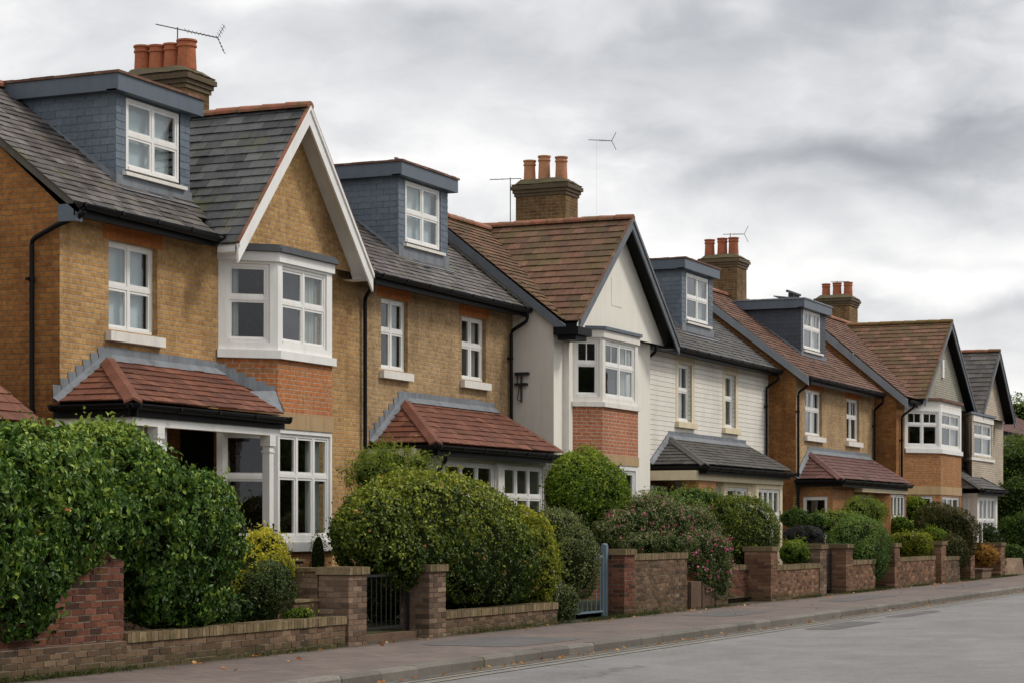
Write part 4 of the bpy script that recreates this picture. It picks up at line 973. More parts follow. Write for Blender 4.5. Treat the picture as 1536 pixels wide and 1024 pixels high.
PB5 = [(58.3,17.2),(58.3,16.2),(60.6,16.2),(61.0,16.4),(63.6,16.4),(64.0,16.0),(66.0,16.0),(66.0,17.2)]
bay(h5, 'ground_bay', PB5, .1, 2.8, M['brownbay'], {0:(.15,.15,1.0,2.45,dict(cols=1,split=.6)),3:(.2,.2,1.0,2.55,dict(cols=2,split=0)),5:(.1,.1,.9,2.6,dict(cols=4,split=.42))})
mb = MB(); FZ = Frame((58.3,16.2),(66.0,16.2)); mb.lbox(FZ,2.3,7.7,-.0,.24,2.62,2.82); mb.build('bay_trim', M['stone_cream'], h5)
# ---------- house 6
r6 = rp(16.2, 5.72, .84); L6, R6 = 66.75, 76.2
h6 = empty('brick_house', (71.5, 16.5, 0), 'red-brown brick house with mossy gable roof and grey rendered gable', 'house', 'semi-detached houses along the street')
F6 = body(h6, L6, R6, 16.5, 5.7, [(68.6,75.4,.8,5.6)], 'ochre', 'ochre', 16.2, 19.6, r6)
main_roof(h6, L6-.12, 76.2, 16.16, 19.6, r6, 'clay_brown', .27, .16, lift=.022, gap=(68.2,75.9,16.5))
verge(h6, (L6-.14,16.1,5.6), (L6-.14,19.6,r6(19.6)-.03), (.06,0,0), .28, 'greyboard', 'verge_board')
gable_roof(h6, 71.9, 3.85, 5.68, 8.46, 15.9, r6, 'clay_old', .28, .24, board='tancol', bh=.2, wallt=16.2, soffit='black', ridge='clay_moss', lift=.022, edge='clay_old')
gp = MB(); gp.poly([(68.2,16.2,5.66),(75.6,16.2,5.66),(71.9,16.2,8.4)]); gp.build('gable_wall', M['greybrick'], h6, recalc=False)
mb = MB(); mb.box(71.7,71.95,16.14,16.21,6.6,7.2); mb.build('gable_vent', M['white'], h6)
gutter(h6, (L6-.1,16.08,5.58), (68.2,16.08,5.56)); downpipe(h6, [(67.4,16.08,5.5),(67.4,16.08,5.4),(67.2,16.43,5.1),(67.2,16.43,.1)])
chimney(h6, 73.8, 74.9, 19.9, 21.1, 7.8, 9.78, [(74.35,20.1,.5,.16),(74.35,20.5,.5,.16),(74.35,20.9,.48,.15)])
U6 = [(68.7,16.5),(70.6,15.6),(73.5,15.6),(75.4,16.5)]
U6 = [(S(1357,16.5),16.5),(S(1411,15.6),15.6),(S(1442,15.6),15.6),(75.3,16.5)]
bay(h6, 'bay', U6, 4.05, 5.45, M['white'], {0:(.08,.08,4.2,5.32,dict(cols=2,split=.38,bars=1)),1:(.15,.2,4.2,5.32,dict(cols=2,split=.38,bars=1,curtain='both')),2:(.1,.1,4.2,5.32,dict(cols=1,split=.38,bars=1))})
mb = MB(); ledge(mb, U6, .06, 3.98, 4.12); mb.build('bay_sill', M['white'], h6)
bay(h6, 'bay_head', U6, 5.45, 5.66, M['cream']); mb = MB(); ledge(mb, U6, .08, 5.662, 5.75, .4); mb.poly([(p[0],p[1],5.75) for p in U6]); mb.build('bay_roof', M['clay_brown'], h6)
bay(h6, 'bay_brickwork', U6, 2.92, 3.98, M['brownbay']); bay(h6, 'stone_band', offset(U6,.02), 2.65, 2.92, M['stone'])
bay(h6, 'ground_bay', U6, .2, 2.65, M['brownbay'], {0:(.3,.3,1.0,2.6,dict(cols=2,split=.45)),1:(.2,.3,1.0,2.6,dict(cols=3,split=.45))})
# ---------- house 7
r7 = rp(16.2, 5.6, .84); L7, R7 = 76.2, 83.2
h7 = empty('brick_house', (79.6, 16.4, 0), 'last house of the row, pale painted brick with a narrow dark gable', 'house', 'semi-detached houses along the street')
F7 = body(h7, L7, R7, 16.4, 5.6, [(76.6,80.8,.8,5.5)], 'creambrick', 'creambrick', 16.2, 19.2, r7)
main_roof(h7, 76.2, 83.2, 16.18, 19.2, r7, 'slate_dark', .28, .18, gap=(76.25,81.7,16.4))
gable_roof(h7, 78.9, 2.9, 5.6, 8.0, 15.7, r7, 'slate_dark', .30, .27, board='tancol', bh=.2, wallt=16.05, soffit='black', lift=.02, edge='slate_dark')
gp = MB(); gp.poly([(76.1,16.05,5.58),(81.7,16.05,5.58),(78.9,16.05,7.95)]); gp.build('gable_wall', M['creambrick'], h7, recalc=False)
U7 = [(S(1446,16.4),16.4),(S(1458,15.7),15.7),(S(1490,15.7),15.7),(S(1490,15.7)+.5,16.4)]
bay(h7, 'bay', U7, 2.4, 5.5, M['creambrick'], {1:(.35,.25,4.1,5.25,dict(cols=2,split=.4,bars=1,curtain='both'))})
mb = MB(); ledge(mb, U7, .06, 3.92, 4.02); mb.lbox(Frame(U7[1],U7[2]), .1, Frame(U7[1],U7[2]).L-.05, 0, .03, 5.27, 5.48); mb.build('bay_sill', M['cream'], h7)
mb = MB(); ledge(mb, U7, .10, 5.5, 5.58, .4); mb.poly([(p[0],p[1],5.58) for p in U7]); mb.build('bay_roof', M['fascia'], h7)
porch_roof(h7, S(1432,15.9), S(1508,15.0), 16.4, 15.0, 2.9, 3.75, S(1440,15.9), S(1458,15.7)+1, 'slate_dark', tw=.28, th=.19, flash=False)
gutter(h7, (S(1432,15.9),14.95,2.85), (S(1508,15.0),14.95,2.85), r=.08, name='porch_gutter')
G7 = [(S(1436,15.9),15.9),(S(1466,15.2),15.2),(S(1496,15.2),15.2),(S(1496,15.2)+.4,16)]
bay(h7, 'ground_bay', G7, .3, 2.75, M['cream'], {0:(.2,.2,1.0,2.6,dict(cols=2,split=.45)),1:(.3,.3,.9,2.6,dict(cols=4,split=.45,curtain='right'))})

# ---------- neighbour at the far left: only its porch roof is in view
h0 = empty('brick_house', (19, 17.5, 0), 'left-hand neighbour of which only a red-tiled porch roof shows', 'house', 'semi-detached houses along the street')
mb = MB(); mb.box(12,19.6,18,24,0,6); mb.build('wall', M['yellow'], h0)
mb = MB(); e = 3.0
s9 = S(66,16.9)
tiles(mb, [(16.5,16.9,2.95),(s9,16.9,2.95),(s9-.25,17.75,3.68),(16.5,17.75,3.68)], tw=.27, th=.19); tiles(mb, [(s9,16.9,2.95),(s9,18.6,2.95),(s9-.25,17.75,3.68)], tw=.27, th=.19)
pr0 = mb.build('porch_roof', M['clay_new'], h0)
gutter(h0, (16.5,16.84,2.86), (s9+.05,16.84,2.86), name='porch_gutter'); mb = MB(); mb.box(17,s9-.2,17.05,18.6,0,2.85); mb.build('porch_wall', M['ochre'], h0)

# ---------- distant house
hf = empty('distant_house', (113, 23, 0), 'far grey rendered house with a brown tiled roof behind the trees', 'house')
fx0, fx1, ft = 106, 130, 21.0
mb = MB(); FF = Frame((fx0,ft),(fx1,ft)); fo = [(S(1494,ft)-fx0, S(1511,ft)-fx0, 4.6, 6.1)]
wall_panel(mb, FF, 0, fx1-fx0, 0, 6.3, fo); mb.poly([(fx0,ft,0),(fx0,ft,6.3),(fx0,31,6.3),(fx0,31,0)]); mb.build('wall', M['render'], hf, recalc=False)
window(hf, FF, *fo[0], cols=3, split=.5)
mb = MB(); tiles(mb, [(fx0-1,ft-.4,6.25),(fx1,ft-.4,6.25),(fx1,26,8.7),(fx0+3.0,26,8.7)], tw=.3, th=.25); tiles(mb, [(fx0-1,31,6.25),(fx0-1,ft-.4,6.25),(fx0+3.0,26,8.7)], tw=.3, th=.25); mb.tint=.3; mb.poly([(fx0-1,31,6.25),(fx1,31,6.25),(fx1,26,8.7),(fx0+3,26,8.7)]); mb.build('roof', M['clay_purple'], hf)
gutter(hf, (fx0-1,ft-.45,6.2), (fx1,ft-.45,6.2))

# ---------- tv aerials
def aerial(s, t, z0, z1, label, boom=(1,.0,0), L=.9, els=9, r=.010, head=True):
    o = empty('tv_aerial', (s,t,z0), label, 'aerial', 'television aerials on the chimneys')
    mb = MB(); mb.tube([(s,t,z0),(s,t,z1)], .012 if z1-z0 < 2 else .0016, 6); mb.build('mast', M['aerial'], o)
    d = Vector(boom).normalized(); side = d.cross(Vector((0,0,1))).normalized(); c = Vector((s,t,z1-.03)); mb = MB()
    mb.tube([c-d*L*.35, c+d*L*.65], r, 6)
    for i in range(els):
        q = c+d*L*(.62-.9*i/els*.6); l = .07+.012*i; mb.tube([q-side*l, q+side*l], .005, 5)
    if head:
        q = c+d*L*.64
        for k in range(-4, 5):
            z = .055*k; a = q+Vector((0,0,z))+d*abs(z)*.5; mb.tube([a-side*.16, a+side*.16], .005, 5)
        mb.tube([q+Vector((0,0,-.24))+d*.12, q], .006, 5); mb.tube([q+Vector((0,0,.24))+d*.12, q], .006, 5)
    mb.build('antenna', M['aerial'], o); return o
aerial(31.62, 20.4, 9.5, 10.22, 'slanted television aerial above the four red pots of the nearest chimney', boom=(.35,-.9,-.22), L=1.12)
ch3 = S(852,19)
aerial(ch3+.1, 20.5, 8.4, 9.75, 'thin upright mast aerial on the left side of the mossy chimney', boom=(-.2,1,0), L=.75, head=False, els=3)
aerial(61.7, 20.3, 9.7, 10.4, 'aerial over the three pots of the chimney behind the white boarded house', boom=(.3,-.9,0), L=.65)
aerial(74.35, 20.5, 9.7, 10.3, 'small aerial over the farthest chimney pots', boom=(.3,-.9,0), L=.65, head=False)
aerial(S(596,19.6), 19.6, 8.0, 8.98, 'short stub aerial standing behind the second dormer roof', boom=(1,0,0), L=.3, els=2, head=False, r=.02)
aerial(S(895,22), 22, 6.5, H(895,209,22), 'tall thin mast aerial behind the cream house ridge', boom=(.35,-.9,-.05), L=.65)
# bracket on the grey side wall
br = empty('wall_bracket', (L3-.05, TS(782,L3), 3.9), 'black iron bracket fixed high on the grey rendered side wall', 'bracket')
mb = MB(); tt = TS(782, L3-.08); zt_ = H(782,560,tt); zb_ = H(782,603,tt); mb.tube([(L3-.08,tt,zt_),(L3-.08,tt,zb_)], .022, 8); mb.box(L3-.12,L3-.02,tt-.16,tt+.14,zt_-.03,zt_+.03); mb.box(L3-.12,L3-.0,tt-.12,tt+.14,zt_-.24,zt_-.19); mb.tube([(L3-.08,tt+.09,zt_-.02),(L3-.08,tt+.09,zt_-.2)], .012, 6); mb.tube([(L3-.10,tt+.03,zt_-.24),(L3-.16,tt+.06,zb_+.05),(L3-.08,tt,zb_+.02)], .012, 6); mb.build('iron_arm', M['iron'], br)

# =================================================================== GARDEN WALLS, PIERS, GATES
wz_ = lambda px, py: H(px, py, 13.8)
def sp(px): return S(px, 13.8)
garden_wall(17.0, sp(189), 1.42, 'taller red brick wall under the overhanging hedge at the left edge', 'gb_red', t0=13.83, t1=14.1)
garden_wall(sp(189)+.002, 25.5, wz_(430,930), 'low mossy brown wall with soldier coping left of the first pier', 'gb_brown')
# lower courses of the near wall run the full length
garden_wall(17.0, sp(189), .33, 'brown brick footing below the red wall at the left edge', 'gb_brown', t0=13.79, t1=13.828, cope=None, group=None)
P1 = sp(521); gate_pier(P1, P1+.52, wz_(530,850), 'pale brown brick pier with ribbed cap, left of the dark gate')
rw = empty('garden_wall', (P1+.1, 15.2, 0), 'short brick wall running back beside the garden steps', 'garden wall')
mb = MB()
for j in range(12):
    z = .1+j*.075; off = .11 if j % 2 else 0; t = 14.26-off
    while t < 16.4:
        a, b = max(t,14.26), min(t+.215,16.4); t += .225
        if b-a > .03: mb.tint = min(1,max(0,rnd.gauss(.5,.25))); mb.box(P1+.0+rnd.uniform(-.004,.004), P1+.22, a, b, z, z+.065)
mb.mi = 1; mb.tint = .5; mb.box(P1+.01, P1+.21, 14.27, 16.39, .1, .99); mb.mi = 0; mb.build('wall', [M['gb_pier'], M['mortar']], rw)
mb = MB(); mb.tint = .5; mb.box(P1-.03, P1+.25, 14.26, 16.42, 1.0, 1.05); mb.build('coping', M['gb_coping'], rw)
stp = empty('garden_steps', (P1-.4, 15, 0), 'mossy stone steps climbing between the shrubs and the first pier', 'steps')
for (px0, px1, py, t) in ((440,482,898,14.25),(446,457,875,14.6),(425,455,838,16.5),(418,436,825,17.0)):
    x0, x1, z = S(px0,t), S(px1,t), H((px0+px1)/2,py,t); mb = MB(); mb.tint = .6; x0 -= .4
    mb.box(x0, x1, t, 17.05-.004*t, .05, z-.035); mb.build('riser', M['gb_pier'], stp); mb = MB(); mb.tint = .8; mb.box(x0-.02, x1+.02, t-.03, 17.08-.004*t, z-.034, z); mb.build('tread', M['gb_coping'], stp)
def iron_gate(s0, s1, t, z0, z1, label, mat='iron', bars=8, frame=.04, group=None, post=None):
    o = empty('iron_gate', ((s0+s1)/2, t, z0), label, 'gate', group); mb = MB(); f = frame
    for a in (s0, s1-f): mb.box(a, a+f, t-.02, t+.02, z0, z1)
    for z in (z0+.06, z1-.10): mb.box(s0+f, s1-f, t-.018, t+.018, z, z+.035)
    mb.build('frame', M[mat], o); mb = MB()
    for i in range(bars):
        s = s0+f+(s1-s0-2*f)*(i+.5)/bars; mb.tube([(s,t,z0+.095),(s,t,z1-.1)], .010, 6)
    mb.build('bars', M[mat], o)
    if post:
        mb = MB(); mb.box(post-.05, post+.05, t-.05, t+.05, .0, z1+.12); mb.lathe((post,t,z1+.12), [(.058,0),(.05,.02),(.0,.035)], 12); mb.build('gate_post', M[mat], o)
    return o
P2 = sp(642); gate_pier(P2, P2+.55, wz_(650,846), 'brown brick pier half covered by the big domed hedge')
iron_gate(P1+.56, P2-.04, 14.1, .1, 1.0, 'black railed gate in the shade of the domed hedge', bars=12)
mb = MB(); mb.tint=.4; mb.box(P1+.53, P2-.01, 13.95, 14.2, -.01, .10); tag(mb.build('gate_step', M['gb_pier']), 'worn brick doorstep under the black railed gate', 'doorstep')
garden_wall(P2+.56, sp(836), .36, 'low dark brick wall beneath the domed hedge', 'gb_brown')
P3 = sp(935); gate_pier(P3, P3+.5, wz_(940,823), 'red brick pier beside the pale blue gate', 'gb_red')
iron_gate(sp(881), P3-.16, 14.12, .03, wz_(890,828), 'pale blue metal garden gate beside the red pier', 'gatepaint', bars=7, post=P3-.1)
garden_wall(P3+.51, sp(1031), wz_(1000,829), 'chest-high brown brick wall right of the red pier', 'gb_brown')
mb = MB()
pl = empty('planter', (41.5,13.9,0), 'low weathered block wall under the pink flowering shrub', 'planter')
for a, b, h in ((1036,1052,868),(1053,1072,872),(1073,1092,876)): mb.tint = rnd.uniform(0,.4); mb.box(sp(a)+.03, sp(b), 13.8, 14.1, 0, H(a,h+4,13.8))
mb.build('blocks', M['gb_pier'], pl)
P4 = sp(1155); gate_pier(P4, P4+.5, wz_(1160,819), 'brick pier right of the dark round bush', 'gb_orange', dp=.6)
garden_wall(sp(1098), P4-.002, wz_(1120,848), 'dark recessed wall behind the round bush', 'gb_red', t0=14.3, t1=14.5)
P5 = sp(1229); garden_wall(P4+.51, P5-.002, wz_(1190,846), 'low brown wall in front of the pale green ball bush', 'gb_orange')
gate_pier(P5, P5+.55, wz_(1235,816), 'brick pier on the left of the narrow black gate', 'gb_pier', dp=.55)
P6 = sp(1268); gate_pier(P6, P6+.6, wz_(1270,815), 'red-sided brick pier on the right of the narrow black gate', 'gb_orange', dp=1.0)
iron_gate(P5+.6, P6-.04, 14.15, .03, 1.05, 'narrow black gate between two brick piers', bars=7)
mb = MB(); mb.box(sp(1238),sp(1245),14.5,14.7,.1,H(1241,809,14.5)); tag(mb.build('post', M['gatepaint']), 'small blue-grey post behind the brick pier', 'post')
garden_wall(P6+.61, sp(1313), wz_(1295,839), 'brown wall partly under the dense green bush', 'gb_orange')
P7 = sp(1341); gate_pier(P7, P7+.55, wz_(1346,814), 'brick pier left of the clipped yellow-edged hedge', 'gb_orange', dp=1.0)
garden_wall(P7+.56, sp(1403), wz_(1380,834), 'brown wall below the clipped yellow-edged hedge', 'gb_orange')
P8 = sp(1411); gate_pier(P8, P8+.6, wz_(1416,811), 'brick pier between the clipped hedge and the brown-green bush', 'gb_orange', dp=1.1)
garden_wall(P8+.61, sp(1440), .75, 'low wall shaded by the large brown-green bush', 'gb_brown')
P9 = sp(1455); gate_pier(P9, P9+.6, wz_(1458,818), 'brick pier left of the orange shrub', 'gb_orange', dp=1.2)
P10 = sp(1500); gate_pier(P10, P10+.75, wz_(1505,813), 'last brick pier at the right edge of the row', 'gb_orange', dp=1.2)
mb = MB(); mb.tint=.7; x0, x1 = sp(1473), sp(1487); mb.box(x0,x1,13.8,14.6,0,.26); mb.tint = .3; mb.box(x0-.04,x1+.04,13.76,14.64,.26,.31); tag(mb.build('planter', M['gb_pier']), 'square stone planter holding the orange shrub', 'planter')
mb = MB(); mb.tint=.8; x0 = sp(1516); mb.hexa([(x0,13.9,0),(x0+3,13.9,0),(x0+3,14.6,0),(x0,14.6,0)],[(x0+.5,14.0,.25),(x0+3,14.0,.55),(x0+3,14.5,.55),(x0+.5,14.5,.25)]); tag(mb.build('rockery_stone', M['gb_pier']), 'pale sloping stone slab at the right edge of the pavement', 'stone')
rl = empty('railing', (S(380,16.2),16.2,.5), 'short black hooped railing beside the porch steps', 'railing')
mb = MB()
for i in range(6): s = S(368,16.2)+.16*i; mb.tube([(s,16.2,.5),(s,16.2,1.62-.0)], .012, 6); mb.lathe((s,16.2,1.62), [(.0,.05),(.022,.02),(.012,0)], 8)
mb.tube([(S(368,16.2)-.05,16.2,1.55),(S(368,16.2)+.9,16.2,1.55)], .016, 6); mb.build('bars', M['iron'], rl)
bx_ = empty('conifer', (S(477,15.6),15.6,0), 'small dark pointed conifer behind the first pier', 'shrub')

# =================================================================== PLANTING
LF = {
 'laurel': leaf_mat('glossy_laurel_leaf', (0.019,0.050,0.009), (0.079,0.161,0.022), .36, .22, (0.297,0.387,0.057)),
 'ivy': leaf_mat('dark_ivy_leaf', (0.016,0.037,0.009), (0.057,0.110,0.022), .40, .18, (0.173,0.242,0.052)),
 'privet': leaf_mat('privet_leaf', (0.019,0.039,0.006), (0.082,0.127,0.014), .42, .28, (0.316,0.340,0.034)),
 'gold': leaf_mat('golden_privet_leaf', (.075,.115,.010), (.25,.28,.025), .5, .38, (.55,.50,.05)),
 'lime': leaf_mat('bright_green_leaf', (0.031,0.073,0.006), (0.148,0.230,0.016), .5, .32, (0.341,0.407,0.033)),
 'yellow': leaf_mat('yellow_leaf', (.17,.18,.02), (.47,.43,.03), .5, .4, (.72,.64,.06)),
 'box': leaf_mat('dark_box_leaf', (0.016,0.030,0.008), (0.054,0.080,0.015), .45, .15, (0.101,0.145,0.028)),
 'green': leaf_mat('mid_green_leaf', (0.020,0.055,0.009), (0.083,0.149,0.022), .45, .28, (0.221,0.318,0.052)),
 'silver': leaf_mat('grey_green_leaf', (0.029,0.050,0.015), (0.117,0.148,0.040), .5, .25, (0.301,0.327,0.114)),
 'mauve': leaf_mat('mauve_green_leaf', (0.028,0.060,0.014), (0.120,0.163,0.042), .5, .28, (0.409,0.306,0.170)),
 'olive': leaf_mat('olive_brown_leaf', (.026,.030,.009), (.095,.092,.022), .5, .25, (.21,.18,.05)),
 'purple': leaf_mat('dusky_purple_leaf', (.025,.026,.03), (.06,.058,.065), .5, .2, (.12,.11,.11)),
 'orange': leaf_mat('orange_leaf', (.22,.10,.02), (.46,.24,.045), .5, .35, (.62,.40,.10)),
 'fern': leaf_mat('feathery_green_leaf', (.06,.11,.012), (.17,.24,.03), .5, .4, (.36,.38,.05)),
 'pink': leaf_mat('pink_petal', (.30,.03,.09), (.55,.08,.20), .6, .3, (.70,.28,.36)),
 'white': leaf_mat('white_petal', (.5,.45,.42), (.62,.58,.55), .6, .3),
 'tree': leaf_mat('tree_leaf', (.016,.042,.007), (.065,.12,.016), .5, .32, (.20,.26,.04)),
 'grass': leaf_mat('moss_green_grass', (.03,.045,.01), (.07,.09,.02), .6, .3, (.12,.14,.03)),
 'dead': leaf_mat('fallen_orange_leaf', (.30,.10,.03), (.50,.22,.06), .6, .2, (.6,.35,.12)),
}
B = blob
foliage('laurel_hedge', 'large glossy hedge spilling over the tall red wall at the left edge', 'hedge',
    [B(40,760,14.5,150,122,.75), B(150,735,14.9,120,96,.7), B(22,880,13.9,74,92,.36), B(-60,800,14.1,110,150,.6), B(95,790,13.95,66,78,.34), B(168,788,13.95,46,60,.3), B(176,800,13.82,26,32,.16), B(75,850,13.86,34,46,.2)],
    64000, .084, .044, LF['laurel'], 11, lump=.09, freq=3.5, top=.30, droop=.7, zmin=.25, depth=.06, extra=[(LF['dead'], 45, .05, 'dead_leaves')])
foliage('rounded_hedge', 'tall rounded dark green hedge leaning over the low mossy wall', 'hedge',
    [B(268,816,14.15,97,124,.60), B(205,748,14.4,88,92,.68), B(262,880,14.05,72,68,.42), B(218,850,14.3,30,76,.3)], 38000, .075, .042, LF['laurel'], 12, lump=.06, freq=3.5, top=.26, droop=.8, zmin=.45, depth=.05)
foliage('ground_ivy', 'dark low ivy covering the bed behind the low mossy wall', 'plant', [B(300,915,14.7,110,26,.4), B(400,915,14.9,60,22,.3)], 9000, .06, .035, LF['ivy'], 62, lump=.12, freq=5, top=.05, zmin=.1)
foliage('yellow_shrub', 'bright yellow-leaved shrub beside the steps of the nearest house', 'shrub', [B(396,828,14.9,38,40,.3), B(372,862,14.7,26,34,.25), B(418,850,14.7,22,26,.2)], 7140, .05, .026, LF['yellow'], 13, lump=.16, freq=7, top=.35, depth=.12, shoots=.12)
foliage('box_shrub', 'small dark clipped shrub behind the low mossy wall', 'shrub', [B(402,888,14.45,44,48,.32)], 11050, .034, .018, LF['box'], 14, lump=.07, freq=6, top=.2)
foliage('small_plant', 'low light green plant at the foot of the steps', 'plant', [B(447,922,14.15,22,12,.15)], 850, .05, .014, LF['lime'], 15, lump=.2, freq=8)
foliage('domed_hedge', 'huge dome-shaped hedge arching over the dark gate and pier', 'hedge',
    [B(650,806,14.6,148,100,.8), B(634,779,14.9,110,74,.8), B(732,845,14.05,82,80,.42), B(570,800,14.5,70,70,.55), B(620,835,14.15,60,50,.35)],
    62000, .062, .036, LF['privet'], 16, lump=.05, freq=3.2, top=.52, droop=.5, zmin=.42, depth=.05, extra=[(LF['dead'], 50, .035, 'dead_leaves')])
foliage('shade_hedge', 'added dark hedge standing in for deep shade behind the black railed gate', 'hedge', [B(578,880,15.7,52,72,.5), B(610,850,15.5,40,60,.4), B(710,885,15.0,110,44,.4)], 16000, .06, .035, LF['ivy'], 61, lump=.08, freq=5, top=.05, zmin=.1)  # added dark mass in place of the deep shade under the dome
foliage('golden_shrub', 'tall golden-green shrub on the right flank of the domed hedge', 'shrub', [B(803,850,14.2,38,74,.36), B(786,832,14.5,34,60,.4)], 15300, .06, .026, LF['gold'], 17, lump=.16, freq=5, top=.3, zmin=.3, shoots=.08)
foliage('feathery_shrub', 'light feathery shrub standing behind the domed hedge', 'shrub', [B(583,690,16.0,44,22,.3), B(552,712,15.9,36,28,.3), B(626,696,15.7,24,14,.25), B(598,714,15.8,48,20,.3)], 5780, .10, .016, LF['fern'], 18, lump=.34, freq=7, top=.3, depth=.25, shoots=.4, core=.4, wisp=.02)
foliage('round_bush', 'bright green round bush in front of the cream rendered house', 'bush', [B(883,738,15.3,60,64,.55), B(855,735,15.3,36,52,.4)], 25500, .055, .032, LF['lime'], 19, lump=.07, freq=5.5, top=.35)
foliage('ivy_bush', 'grey-green ivy bush trailing over the wall beside the pale blue gate', 'bush', [B(866,845,14.1,34,56,.32), B(850,905,13.85,20,30,.14), B(830,800,14.9,46,36,.4)], 15300, .046, .026, LF['silver'], 20, lump=.10, freq=6, top=.2, zmin=0.0)
foliage('reddish_shrub', 'thin russet-tipped shrub between the domed hedge and round bush', 'shrub', [B(838,790,15.2,36,26,.3)], 3060, .06, .02, LF['mauve'], 21, lump=.22, freq=7, depth=.2, shoots=.3)
foliage('flowering_shrub', 'sprawling mauve-green flowering shrub above the chest-high wall', 'shrub', [B(985,790,14.7,80,44,.5), B(930,800,14.8,44,30,.4), B(1040,800,14.6,40,40,.4), B(985,815,14.2,58,18,.3)], 23800, .055, .026, LF['mauve'], 22, lump=.16, freq=5, top=.3, depth=.1, shoots=.15,
    extra=[(LF['pink'], 130, .045, 'pink_flowers')])
foliage('trailing_rose', 'pink flowering climber cascading over the low block wall', 'climber', [B(1065,835,14.05,38,40,.28), B(1072,870,13.85,24,38,.14), B(1040,825,14.15,28,28,.25)], 14450, .042, .022, LF['silver'], 23, lump=.16, freq=7, top=.15, zmin=.1, depth=.1, shoots=.15,
    extra=[(LF['pink'], 110, .05, 'pink_flowers'), (LF['white'], 40, .03, 'white_flowers')])
foliage('back_shrub', 'row of loose green shrubs under the porch of the white house', 'shrub', [B(990,757,16.2,56,20,.4), B(1050,750,16.0,46,18,.4), B(1020,770,15.6,60,20,.4)], 11050, .07, .032, LF['green'], 24, lump=.22, freq=5, depth=.15, shoots=.2, top=.4)
foliage('round_bush', 'dark green ball bush beside the flowering climber', 'bush', [B(1118,803,14.7,52,62,.7), B(1095,790,14.9,36,46,.5)], 25500, .05, .03, LF['privet'], 25, lump=.05, freq=5, top=.32)
foliage('ball_bush', 'small pale green ball bush over the low wall between two piers', 'bush', [B(1192,828,14.35,24,20,.35)], 5950, .045, .024, LF['lime'], 26, lump=.06, freq=6, top=.3)
foliage('dusky_shrub', 'low dusky purple mound behind the pale ball bush', 'shrub', [B(1203,802,15.2,26,14,.5)], 4420, .05, .016, LF['purple'], 27, lump=.1, freq=6)
foliage('back_shrub', 'dark shrubs against the brick front of the brown house', 'shrub', [B(1193,775,15.9,20,16,.4), B(1225,785,15.6,20,16,.4)], 4760, .07, .034, LF['green'], 28, lump=.2, freq=5, depth=.12)
foliage('loose_shrub', 'loose yellow-green shrub with russet tips left of the dense bush', 'shrub', [B(1262,785,15.3,34,22,.45), B(1300,765,15.6,34,22,.45)], 8500, .065, .026, LF['fern'], 29, lump=.22, freq=5, depth=.15, shoots=.2)
foliage('dense_bush', 'dense silvery green bush leaning over the wall between two piers', 'bush', [B(1288,818,14.5,50,46,.75), B(1305,840,14.05,28,34,.4)], 22100, .05, .028, LF['green'], 30, lump=.05, freq=4.5, top=.35)
foliage('clipped_hedge', 'small square clipped hedge with golden edge', 'hedge', [B(1366,817,14.6,25,19,.6)], 6800, .05, .026, LF['gold'], 31, lump=.03, freq=5, boxy=4.0, top=.3)
foliage('back_shrub', 'mid green shrubs in front of the red-brown house bay', 'shrub', [B(1372,768,16.0,24,22,.5), B(1350,790,15.8,20,16,.4), B(1400,795,15.2,16,28,.4)], 10200, .08, .04, LF['lime'], 32, lump=.15, freq=4, top=.3)
foliage('upright_shrub', 'upright green shrub beside the clipped golden hedge', 'shrub', [B(1398,812,14.7,14,24,.5)], 5100, .06, .032, LF['lime'], 33, lump=.08, freq=5)
foliage('olive_bush', 'large olive-brown bush overhanging the pavement wall', 'bush', [B(1424,803,14.4,40,44,1.0), B(1405,785,15.0,30,34,.7), B(1428,830,14.1,26,30,.5)], 20400, .06, .032, LF['olive'], 34, lump=.06, freq=4, top=.2)
foliage('orange_shrub', 'small orange-leaved shrub in the square planter', 'shrub', [B(1475,832,14.2,14,17,.45)], 3740, .06, .032, LF['orange'], 35, lump=.12, freq=5, zmin=.28)
foliage('dark_shrub', 'dark blue-green shrub behind the orange shrub', 'shrub', [B(1480,812,15.2,16,28,.6), B(1490,845,14.6,10,22,.4)], 5950, .07, .036, LF['box'], 36, lump=.12, freq=4, zmin=.0)
foliage('green_bush', 'leafy green bush behind the last brick pier', 'bush', [B(1535,810,15.0,32,40,1.2), B(1520,840,14.8,14,24,.6)], 11900, .08, .042, LF['green'], 37, lump=.08, freq=3.5, top=.4)
foliage('conifer_foliage', None, None, [(*bx_.location[:2], 1.15, .13,.13,.42), (*bx_.location[:2], .8, .16,.16,.4)], 1500, .035, .012, LF['box'], 38, parent=bx_, lump=.1, freq=9, zmin=.1)

def tree(label, s, t, h, cr, blobs, n, leaf, mat, seed, group='trees at the end of the row'):
    o = empty('tree', (s, t, 0), label, 'tree', group); mb = MB(); z = h*.45
    mb.tube([(s,t,-.1),(s+.05,t,z*.5),(s,t+.05,z)], [cr*.10,cr*.075,cr*.05], 10)
    for i in range(5):
        a = i*1.3+seed; mb.tube([(s,t,z*(.7+.07*i)),(s+math.cos(a)*cr*.4,t+math.sin(a)*cr*.4,z+h*.15),(s+math.cos(a)*cr*.6,t+math.sin(a)*cr*.6,z+h*.3)], [cr*.04,cr*.025,cr*.012], 7)
    mb.build('trunk', M['darkwood'], o)
    foliage('crown', None, None, blobs, n, leaf, leaf*.55, mat, seed, parent=o, lump=.22, freq=1.6, top=.45, core=.6, depth=.16, shoots=.1, zmin=.6)
    return o
tree('nearest leafy tree right of the last house', S(1530,16.5), 16.5, 5, 2, [B(1530,730,16.5,34,68,2.0), B(1515,760,16.0,22,40,1.2), B(1545,690,17.2,30,40,1.5)], 22000, .11, LF['tree'], 51)
